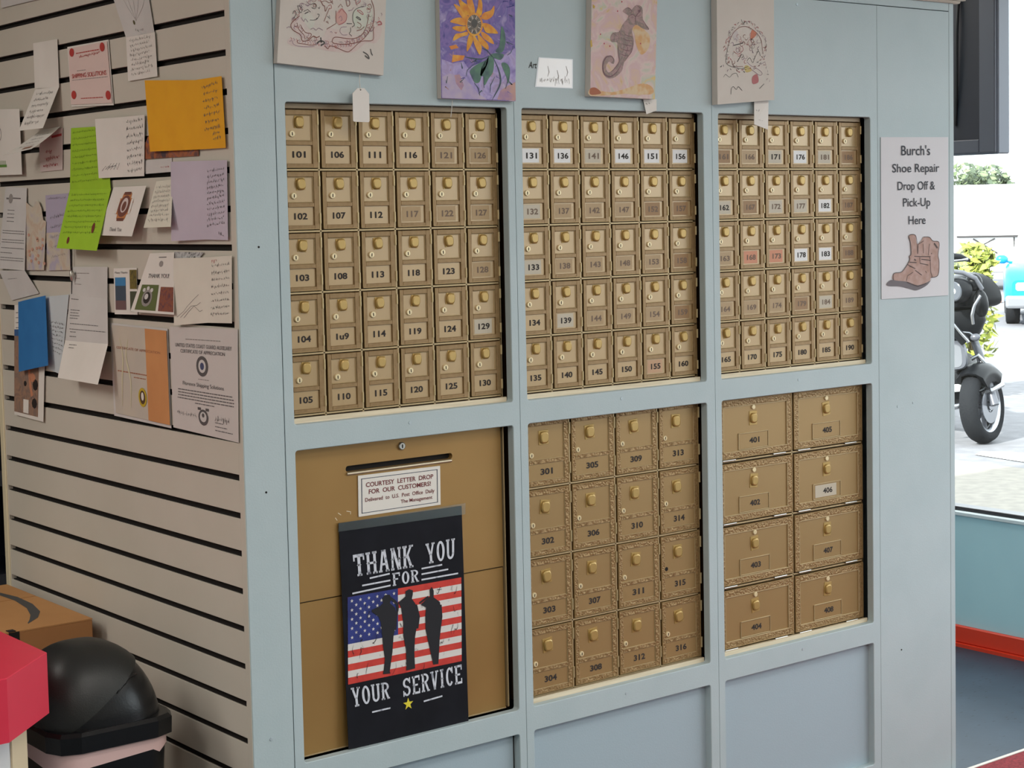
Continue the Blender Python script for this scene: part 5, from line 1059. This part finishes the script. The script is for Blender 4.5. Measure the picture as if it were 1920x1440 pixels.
nrm = Vector((.707, -.707, 0)); d = (c1-c0).normalized()
a, b = c0 + d*.095, c1 + Vector((.0, .0, 0))
for z0, z1 in ((.0, zb_-.0005),):
    base = [a+nrm*.0006, b+nrm*.0006, b+nrm*.004, a+nrm*.004]
    mb.loft([[p + Vector((0,0,z0)) for p in base][::-1], [p + Vector((0,0,z1)) for p in base][::-1]], POST, False)
mb.build('corner_post', root)

# ------------------------------------------------------------------ dark shelving beyond the slats
SHK = mat('rack_dark', (34, 38, 48), .6); SHL = mat('rack_edge', (66, 64, 70), .5)
root = empty('display_rack', (-.2, 1.75, 0), 'dark display rack past the left end of the slatted wall', 'rack')
mb = MB(); mb.box((-.42, .26, 0), (.42, .29, 1.95), SHK); mb.build('back_panel', root)
for s in (-1, 1):
    mb = MB(); mb.box((s*.42-.012, -.26, 0), (s*.42+.012, .29, 1.95), SHK); mb.build('side_panel', root)
for z in (.06, .34, .62, .90, 1.18, 1.46, 1.74):
    mb = MB(); mb.box((-.41, -.25, z), (.41, .26, z+.02), SHK); mb.box((-.41, -.262, z-.01), (.41, -.25, z+.03), SHL); mb.build('shelf', root)

# ------------------------------------------------------------------ screen seen from behind, by the window
TVB = mat('screen_back', (84, 86, 96), .5); TVD = mat('screen_recess', (34, 36, 47), .55); TVE = mat('screen_edge_lit', (104, 110, 122), .35)  # edge colour carries the bluish window light falling on it
root = empty('window_screen', (3.15, 1.02, 1.757), 'dark flat screen hung with its back to the room in front of the window', 'screen')
y0, y1, z1 = .545 - 1.02, .49, .66
mb = MB(); mb.box((0.012, y0, 0), (.075, y1, z1), TVE, .004)
mb.box((.0, y0+.006, .004), (.02, y0+.07, z1), TVB, .003); mb.box((.0, y1-.07, .004), (.02, y1-.006, z1), TVB, .003)
mb.box((.0, y0+.07, .004), (.02, y1-.07, .05), TVB, .003); mb.box((.0, y0+.07, z1-.05), (.02, y1-.07, z1-.004), TVB, .003); mb.build('housing', root)
mb = MB(); mb.box((.008, y0+.06, .045), (.03, y1-.06, z1-.045), TVD); mb.build('back_panel', root)
mb = MB(); mb.tube([(.006, y0+.15, .60), (-.004, y0+.155, .42), (.0, y0+.16, .25), (.006, y0+.17, .10)], .005, mat('cable_black', (14, 14, 20), .5), 8); mb.build('cable', root)
mb = MB(); mb.box((.01, -.03, z1-.1), (.05, .03, .995), TVB); mb.box((-.02, -.1, .25), (.009, .1, .5), TVD, .004); mb.build('ceiling_bracket', root)

# ------------------------------------------------------------------ outside
ASPH = mat('asphalt', (116, 116, 119), .9, c2=(104, 104, 107), scale=9, bump=.3, bscale=40)
mb = MB(); mb.box((3.5, -60, -.3), (110, 90, -.1), ASPH); struct(mb.build('ground'))
CONC = mat('sidewalk_concrete', (136, 131, 121), .9, c2=(122, 117, 109), scale=14, detail=8)
mb = MB(); mb.box((3.5, -40, -.1), (7.52, 40, -.085), CONC); struct(mb.build('sidewalk'))
LINE = mat('ground_white', (236, 236, 232), .8)  # flat white patch lying just above the asphalt
mb = MB(); mb.face([(7.8586, 4.2103, -0.094), (7.7715, 3.5948, -0.094), (8.2143, 3.9054, -0.094), (8.0111, 4.2731, -0.094)], LINE); tag(mb.build('ground_stripe'), 'white stripe on the asphalt in front of the motorcycle', 'stripe')

# motorcycle: local x to the picture's right, y away from us, z up
PLA = mat('bike_black', (14, 16, 19), .35, spec=.18); PLG = mat('bike_grey', (84, 86, 92), .35, .2); CHR = mat('bike_chrome', (150, 152, 156), .2, .95); TIRE = mat('tire_rubber', (25, 27, 30), .8, bump=.4, bscale=60, spec=.15); SEAT = mat('bike_seat', (24, 24, 26), .6)
W0 = Vector((8.3782, 4.5361, -0.1))
root = empty('motorcycle', W0, 'black and grey touring motorcycle parked outside the window', 'motorcycle')
root.rotation_euler = (0, -.10, -.93)
def wheel(cx, cy, rot, r=.265, rt=.07):
    mb = MB(); ax = Vector((math.cos(rot), -math.sin(rot), 0)); hd = Vector((math.sin(rot), math.cos(rot), 0)); c = Vector((cx, cy, r))
    def circ(rad, off, n=40): return [c + ax*off + hd*rad*math.cos(2*PI*j/n) + Vector((0,0,rad*math.sin(2*PI*j/n))) for j in range(n)]
    prof = [(r-.08, -rt*.75), (r-.05, -rt), (r-.018, -rt*.8), (r, -rt*.3), (r, rt*.3), (r-.018, rt*.8), (r-.05, rt), (r-.08, rt*.75)]
    mb.loft([circ(a, b) for a, b in prof], TIRE, True, False, False)
    w = mb.build('wheel', root); mb = MB()
    mb.loft([circ(r-.078, -.055), circ(r-.10, -.045), circ(r-.10, .045), circ(r-.078, .055)], CHR, True, False, False)
    for k in range(7):
        t = 2*PI*k/7 + .3; d = hd*math.cos(t) + Vector((0,0,math.sin(t)))
        mb.tube([c + d*.03, c + d*(r-.095)], [.022, .014], PLG, 6)
    mb.tube([c-ax*.06, c+ax*.07], .035, CHR, 14); mb.build('rim', w)
    mb = MB(); mb.loft([circ(.125, .056, 28), circ(.125, .062, 28), circ(.05, .062, 28), circ(.05, .056, 28)], CHR, False, False, False); mb.build('brake_disc', w)
    return c, ax, hd
c, ax, hd = wheel(.02, 0, .42)
wheel(-.75, 1.35, .45)
mb = MB()
rings = []
for i in range(15):
    t = .95 + (PI*.42)*i/14; q = c + (-hd)*math.cos(t)*.29 + Vector((0,0,.29*math.sin(t)))
    up_ = ((-hd)*math.cos(t) + Vector((0,0,math.sin(t))))
    rings.append([q + ax*a - up_*b for a, b in ((-.105, .12), (-.10, .03), (-.06, -.008), (0, -.02), (.06, -.008), (.10, .03), (.105, .12), (.095, .12), (.055, .008), (0, -.004), (-.055, .008), (-.095, .12))])
mb.loft(rings, PLA); mb.build('front_fender', root)
V3 = Vector
def IL(u, v, dy=0.0):
    """a point of the parked bike, metres right of / above the tyre contact, dy nearer (-) or further (+)"""
    return V3((u, dy, v))
mb = MB()
for s in (-1, 1): mb.tube([c + ax*s*.095, c + ax*s*.10 + V3((-.05,.08,.25)), c + ax*s*.105 + V3((-.14,.2,.62))], [.034, .03, .028], PLG if s > 0 else PLA, 12)
mb.build('fork', root)
# grey lower leg guard with a pale inset panel, in front of the engine
mb = MB(); rings = []
for y, k in ((.02, .9), (-.06, 1.0), (-.10, .97), (-.12, .86)):
    rings.append([(-.135 + .095*k*se(math.cos(2*PI*j/28), .55), y, .64 + .105*k*se(math.sin(2*PI*j/28), .55)) for j in range(28)])
mb.loft([[V3(p) for p in r] for r in rings][::-1], PLG); lg = mb.build('leg_guard', root)
mb = MB(); mb.loft([[V3((-.145 + .066*k*se(math.cos(2*PI*j/24), .5), y, .64 + .078*k*se(math.sin(2*PI*j/24), .5))) for j in range(24)] for y, k in ((-.124, 1.0), (-.118, 1.08))], mat('guard_panel', (104, 106, 110), .3)); mb.build('inset_panel', lg)
H = IL(-.085, 1.10, .05)
fx = Vector((.82, -.57, 0)); fy = Vector((.57, .82, 0))       # the turned fairing
mb = MB(); rings = []
for i in range(10):
    t = i/9; w_ = .205*(1-.45*t**2.2); hgt = .135*(1-.3*t**2)
    rings.append([H + fx*(w_*se(math.cos(2*PI*j/32), .8)) + fy*(.16 - .27*t + .10*abs(math.cos(2*PI*j/32))**2) + V3((0,0,-.03 + hgt*se(math.sin(2*PI*j/32), .8) - .06*abs(math.cos(2*PI*j/32))**3)) for j in range(32)])
mb.loft(rings, PLA); mb.build('fairing', root)
mb = MB(); rings = []
for z, w_, d in ((.95, .20, .0), (.86, .21, -.02), (.78, .17, .0), (.72, .12, .03)):
    rings.append([V3((-.10 + w_*se(math.cos(2*PI*j/24), .7), .10 + d + .11*se(math.sin(2*PI*j/24), .7), z)) for j in range(24)])
mb.loft(rings[::-1], PLA); mb.build('lower_fairing', root)
hc = H + V3((.012, -.27, .0))
mb = MB(); mb.tube([hc + fy*.08, hc, hc - fy*.02], [.085, .088, .072], PLA, 24); mb.tube([hc - fy*.019, hc - fy*.024], [.07, .06], mat('headlamp_glass', (66, 70, 76), .15), 24); mb.tube([hc - fy*.022, hc - fy*.03], [.022, .016], mat('headlamp_bulb', (250, 250, 246), .1), 14); mb.build('headlight', root)
mb = MB()
mb.tube([IL(-.22, 1.235, -.20), IL(-.12, 1.245, -.21), IL(-.01, 1.22, -.20), IL(.07, 1.17, -.18), IL(.105, 1.09, -.14)], .016, PLG, 8)
mb.tube([IL(.09, 1.05, -.22), IL(.045, .99, -.24), IL(.022, .92, -.24), IL(.022, .86, -.22)], .012, CHR, 8)
mb.tube([IL(-.14, .88, -.14), IL(-.09, .80, -.15), IL(-.045, .735, -.14)], .035, PLA, 10); mb.tube([IL(-.115, .88, -.19), IL(-.065, .80, -.20), IL(-.02, .735, -.19)], .010, CHR, 8)
mb.build('fairing_trim', root)
mb = MB(); mb.ball(IL(.055, 1.14, -.12), .085, PLA, .7, .6, .75); mb.ball(IL(.088, .99, -.12), .095, PLA, .55, .6, 1.05); mb.build('side_pod', root)
mb = MB(); mb.tube([IL(-.06, .80, -.05), IL(-.01, .79, -.06), IL(.02, .76, -.06)], .008, CHR, 6); mb.ball(IL(.025, .755, -.06), .032, PLG, 1.1, .8, .85); mb.build('turn_signal', root)
mb = MB()
mb.tube([IL(-.26, 1.31, .02), IL(-.14, 1.345, .0), IL(-.02, 1.32, .02), IL(.04, 1.29, .06)], [.02, .03, .026, .012], PLA, 8); mb.tube([IL(-.26, 1.27, .0), IL(-.10, 1.30, -.02), IL(.03, 1.30, .02)], .011, CHR, 8); mb.build('handlebar', root)
mb = MB(); mb.tube([IL(-.20, 1.33, .02), IL(-.17, 1.41, .02)], .007, CHR, 6); mb.ball(IL(-.145, 1.445, .03), .048, mat('mirror_pale', (120, 122, 124), .3), .75, .35, .95); mb.build('mirror', root)
mb = MB(); rings = []
for i in range(6):
    t = i/5; z = 1.24 + .20*t; w_ = .16 - .05*t
    rings.append([V3((-.13 + w_*k, .02 + .14*t + .08*k*k, z)) for k in (-1, -.7, -.35, 0, .35, .7, 1)] + [V3((-.13 + w_*k, .025 + .14*t + .08*k*k, z)) for k in (1, .7, .35, 0, -.35, -.7, -1)])
mb.loft(rings, GLASS); mb.build('windshield', root)
bk = Vector((-.45, .89, 0)).normalized(); sx_ = Vector((bk.y, -bk.x, 0))
def along(a, x, z): return bk*a + sx_*x + Vector((0,0,z))
def blob(name, secs, m):
    mb = MB(); mb.loft([[along(a, hw*se(math.cos(2*PI*j/20), .8), zc + hz*se(math.sin(2*PI*j/20), .8)) for j in range(20)] for a, hw, zc, hz in secs], m); return mb.build(name, root)
blob('fuel_tank', [(.32, .06, .84, .07), (.38, .13, .86, .13), (.55, .15, .84, .14), (.72, .11, .78, .10), (.80, .05, .74, .05)], PLG)
blob('seat', [(.74, .10, .74, .05), (.85, .16, .70, .06), (1.1, .17, .72, .07), (1.35, .15, .80, .07), (1.5, .08, .82, .05)], SEAT)
blob('engine', [(.22, .12, .42, .12), (.32, .20, .44, .2), (.62, .21, .42, .24), (.80, .16, .38, .18), (.88, .08, .36, .1)], PLA)
blob('rear_fender', [(1.15, .10, .55, .12), (1.3, .12, .62, .12), (1.55, .12, .60, .14), (1.78, .08, .42, .12)], PLA)
for s in (-1, 1):
    mb = MB(); rings = []
    for i in range(7):
        t = i/6; rings.append([along(1.22 + .62*t, s*.26 + (.10 - .03*abs(t-.5)*2)*se(math.cos(2*PI*j/16), .6), .56 + .15*se(math.sin(2*PI*j/16), .6)) for j in range(16)])
    mb.loft(rings, PLG); mb.build('saddlebag', root)
    mb = MB(); mb.tube([along(.75, s*.2, .22), along(1.2, s*.24, .2), along(1.85, s*.26, .24)], [.035, .045, .05], CHR, 12); mb.build('exhaust_pipe', root)
mb = MB(); mb.loft([[V3((-.02 + .15*k*se(math.cos(2*PI*j/20), .6) , y, .465 + .085*k*se(math.sin(2*PI*j/20), .6))) for j in range(20)] for y, k in ((.2, .9), (.06, 1.0), (-.0, .9), (-.03, .7))][::-1], PLA); mb.build('belly_guard', root)
mb = MB(); mb.box((-.16, -.075, .385), (-.055, -.06, .44), mat('plate_pale', (176, 178, 176), .4), .012, 2); mb.build('side_plate', root)
mb = MB(); mb.tube([IL(-.02, .60, .02), IL(.03, .62, .02), IL(.075, .56, .02), IL(.095, .48, .02), IL(.08, .41, .02), IL(.03, .375, .0), IL(-.03, .36, .0)], .016, CHR, 10)
mb.tube([IL(-.30, .265, -.03), IL(-.14, .285, -.07), IL(-.02, .325, -.03), IL(.05, .375, .02)], .02, CHR, 10); mb.build('crash_bar', root)
mb = MB(); mb.box((-.055, -.10, -.018), (.055, .10, .018), CHR, .01); o = mb.build('floorboard', root); o.location = (.10, .03, .375); o.rotation_euler = (.1, -.25, -.5)
mb = MB(); mb.tube([along(.7, .16, .25), along(.78, .34, .012)], .014, PLA, 8); mb.build('side_stand', root)

# blue car further out, its front to us
CARB = mat('car_blue', (24, 126, 200), .25); CARG = mat('car_bumper_grey', (112, 114, 118), .5); CGL = mat('car_glass', (210, 216, 220), .08, 1.0)
T0 = Vector((18.5191, 11.7066, -0.1))
root = empty('car', T0, 'bright blue car parked across the lot at the right picture edge', 'car')
root.rotation_euler = (0, 0, -.93); root.scale = (.8, .8, .8); root.location = root.location + Vector((.78, -.625, 0))*.02
def carsec(x0, x1, z0, z1, y, r): return [(x, y, z) for x, z in rrect(x0, x1, z0, z1, r, 4)]
mb = MB(); mb.loft([carsec(.0, 1.55, .42, .78, -.62, .08), carsec(-.10, 1.65, .34, .92, -.5, .1), carsec(-.12, 1.68, .32, 1.02, .4, .1), carsec(-.12, 1.68, .32, 1.06, 1.2, .1), carsec(-.12, 1.68, .32, 1.06, 3.0, .1), carsec(-.05, 1.6, .36, 1.0, 3.6, .1)], CARB); mb.build('body', root)
mb = MB(); mb.loft([[(.02, .55, 1.03), (1.54, .55, 1.03), (1.54, 3.4, 1.05), (.02, 3.4, 1.05)], [(.18, 1.25, 1.60), (1.38, 1.25, 1.60), (1.36, 3.0, 1.60), (.2, 3.0, 1.60)]], CGL, False); mb.build('windows', root)['kind'] = 'stuff'
mb = MB(); mb.box((.16, 1.2, 1.59), (1.4, 3.05, 1.66), mat('car_roof_overexposed', (214, 222, 228), .3), .03); mb.build('roof', root)  # pale colour stands in for the overexposed roof of the blue car
mb = MB(); mb.box((-.11, -.68, .30), (1.67, -.44, .52), CARG, .05, 2); mb.build('bumper', root)
for x in (.06, 1.24):
    mb = MB(); mb.box((x, -.66, .60), (x+.26, -.48, .74), mat('headlamp', (220, 224, 228), .1) if 'headlamp' not in MATS else MATS['headlamp'], .03); mb.build('headlight', root)
mb = MB(); mb.box((.45, -.65, .56), (1.1, -.55, .70), CARG, .02); mb.build('grille', root)
for s, x in ((-1, -.02), (1, 1.58)):
    mb = MB(); mb.ball((x + s*.14, .62, 1.1), .11, CARB, 1, .6, .75); mb.tube([(x - s*.05, .66, 1.04), (x + s*.1, .63, 1.07)], .02, CARB, 6); mb.build('mirror', root)
for x in (.02, 1.54):
    for y in (.08, 2.6):
        mb = MB(); mb.tube([(x-.12, y, .31), (x-.10, y, .31), (x+.10, y, .31), (x+.12, y, .31)], [.27, .31, .31, .27], TIRE, 28); mb.tube([(x-.124, y, .31), (x+.124, y, .31)], .19, CHR, 20); mb.build('wheel', root)

# white trailer, shrub, planters and trees beyond
TRW = mat('trailer_white', (236, 236, 234), .5); TRG = mat('trailer_grey', (46, 44, 44), .7)
c0 = Vector((25.615, 17.4143, 0.5695)); c0.z = -.1
root = empty('trailer', c0, 'long white trailer with a folded awning across the far side of the lot', 'trailer'); root.rotation_euler = (0, 0, -.93)
mb = MB(); mb.box((-4, .0, .35), (3.5, 2.4, 2.02), TRW, .08, 2); mb.build('body', root)
mb = MB(); mb.box((-.55, -.10, 1.02), (1.9, -.04, 1.06), TRG); mb.build('awning_rail', root)
for a, b in (((-.25, 1.0), (.2, .72)), ((.15, 1.0), (-.3, .76)), ((.5, 1.04), (.5, .66)), ((1.05, 1.0), (.65, .74))):
    mb = MB(); mb.tube([(a[0], -.06, a[1]), (b[0], -.06, b[1])], .014, TRG, 6); mb.build('awning_arm', root)
for x in (-2.4, -1.5, 2.2):
    mb = MB(); mb.tube([(x, .05, .33), (x, .3, .33)], .33, TIRE, 20); mb.build('wheel', root)
BRK = mat('planter_brown', (148, 112, 98), .8, c2=(110, 84, 74), scale=30)
for (u0, u1), lab in ((((22.5668, 15.2091, -0.1), (22.6291, 15.1032, -0.1)), 'low brown brick planter just right of the motorcycle'), (((22.5273, 14.9625, -0.1), (22.6024, 14.8354, -0.1)), 'low brown brick planter beside the blue car')):
    u0, u1 = Vector(u0), Vector(u1); cc = (u0+u1)/2; w_ = (u1-u0).length*.4
    root = empty('planter', cc, lab, 'planter', 'brown brick planters'); root.rotation_euler = (0, 0, -.93)
    mb = MB(); mb.box((-w_, 0, 0), (w_, .2, .09), BRK, .01); mb.box((-w_*.94, .02, .09), (w_*.94, .18, .1), mat('soil', (70, 54, 44), .9) if 'soil' not in MATS else MATS['soil']); mb.build('block', root)
def leafmass(blobs, n, size, m, m2):
    mb = MB(); r = random.Random(n)
    for i in range(n):
        cx, cy, cz, rx, ry, rz = blobs[r.randrange(len(blobs))]
        while True:
            p = Vector((r.uniform(-1,1), r.uniform(-1,1), r.uniform(-1,1)))
            if .25 < p.length < 1: break
        p = Vector((cx+p.x*rx, cy+p.y*ry, cz+p.z*rz)); d = Vector((r.gauss(0,1), r.gauss(0,1), r.gauss(0,1))).normalized(); u = d.orthogonal().normalized(); s = size*r.uniform(.6, 1.3)
        mb.face([p - d*s, p + u*s*.45, p + d*s, p - u*s*.45], m if r.random() < .6 else m2)
    return mb
YG = mat('shrub_leaf', (150, 160, 62), .7); YG2 = mat('shrub_leaf_dark', (112, 120, 50), .7)
q = Vector((10.5902, 6.3692, 1.0883)); q.z = -.1
root = empty('shrub', q, 'yellow green shrub growing behind the motorcycle', 'shrub')
leafmass([(0,0,.95,.26,.26,.3), (.06,-.04,1.15,.16,.2,.2), (0,0,.6,.28,.28,.4), (-.2,.16,.8,.25,.25,.4)], 1400, .055, YG, YG2).build('foliage', root)
mb = MB()
for k in range(6): mb.tube([(.02*k-.06, 0, 0), (.06*(k-3), .03*((k % 3)-1), .5), (.09*(k-3), .05*((k % 3)-1), 1.0)], [.014, .01, .005], mat('stem_brown', (96, 80, 56), .8) if 'stem_brown' not in MATS else MATS['stem_brown'], 6)
mb.build('stem', root)
TG = mat('tree_leaf', (104, 118, 84), .7); TG2 = mat('tree_leaf_dark', (64, 78, 58), .7)
for (u, dist, zt, rr, lab) in (((49.1353, 36.0375, 2.9015), 62, 3.0, 1.1, 'distant dark green tree just right of the mailbox wall'), ((51.1969, 36.9508, 2.8348), 64, 2.9, .8, 'distant tree in the middle of the three above the trailer'), ((53.2312, 37.8995, 2.9242), 66, 3.0, .8, 'distant sparse tree below the corner of the screen')):
    q = Vector(u); q.z = -.1
    root = empty('tree', q, lab, 'tree', 'distant trees above the trailer')
    leafmass([(0,0,zt-.4,rr*.8,rr*.8,.5), (.4*rr,-.3*rr,zt-.75,rr*.7,rr*.7,.45), (-.4*rr,.3*rr,zt-.75,rr*.7,rr*.7,.45)], 500, .17, TG, TG2).build('crown', root)
    mb = MB(); mb.tube([(0,0,0), (.05,0,1.1), (0,.05,2.2)], [.14, .1, .05], MATS['stem_brown'], 8); mb.build('trunk', root)
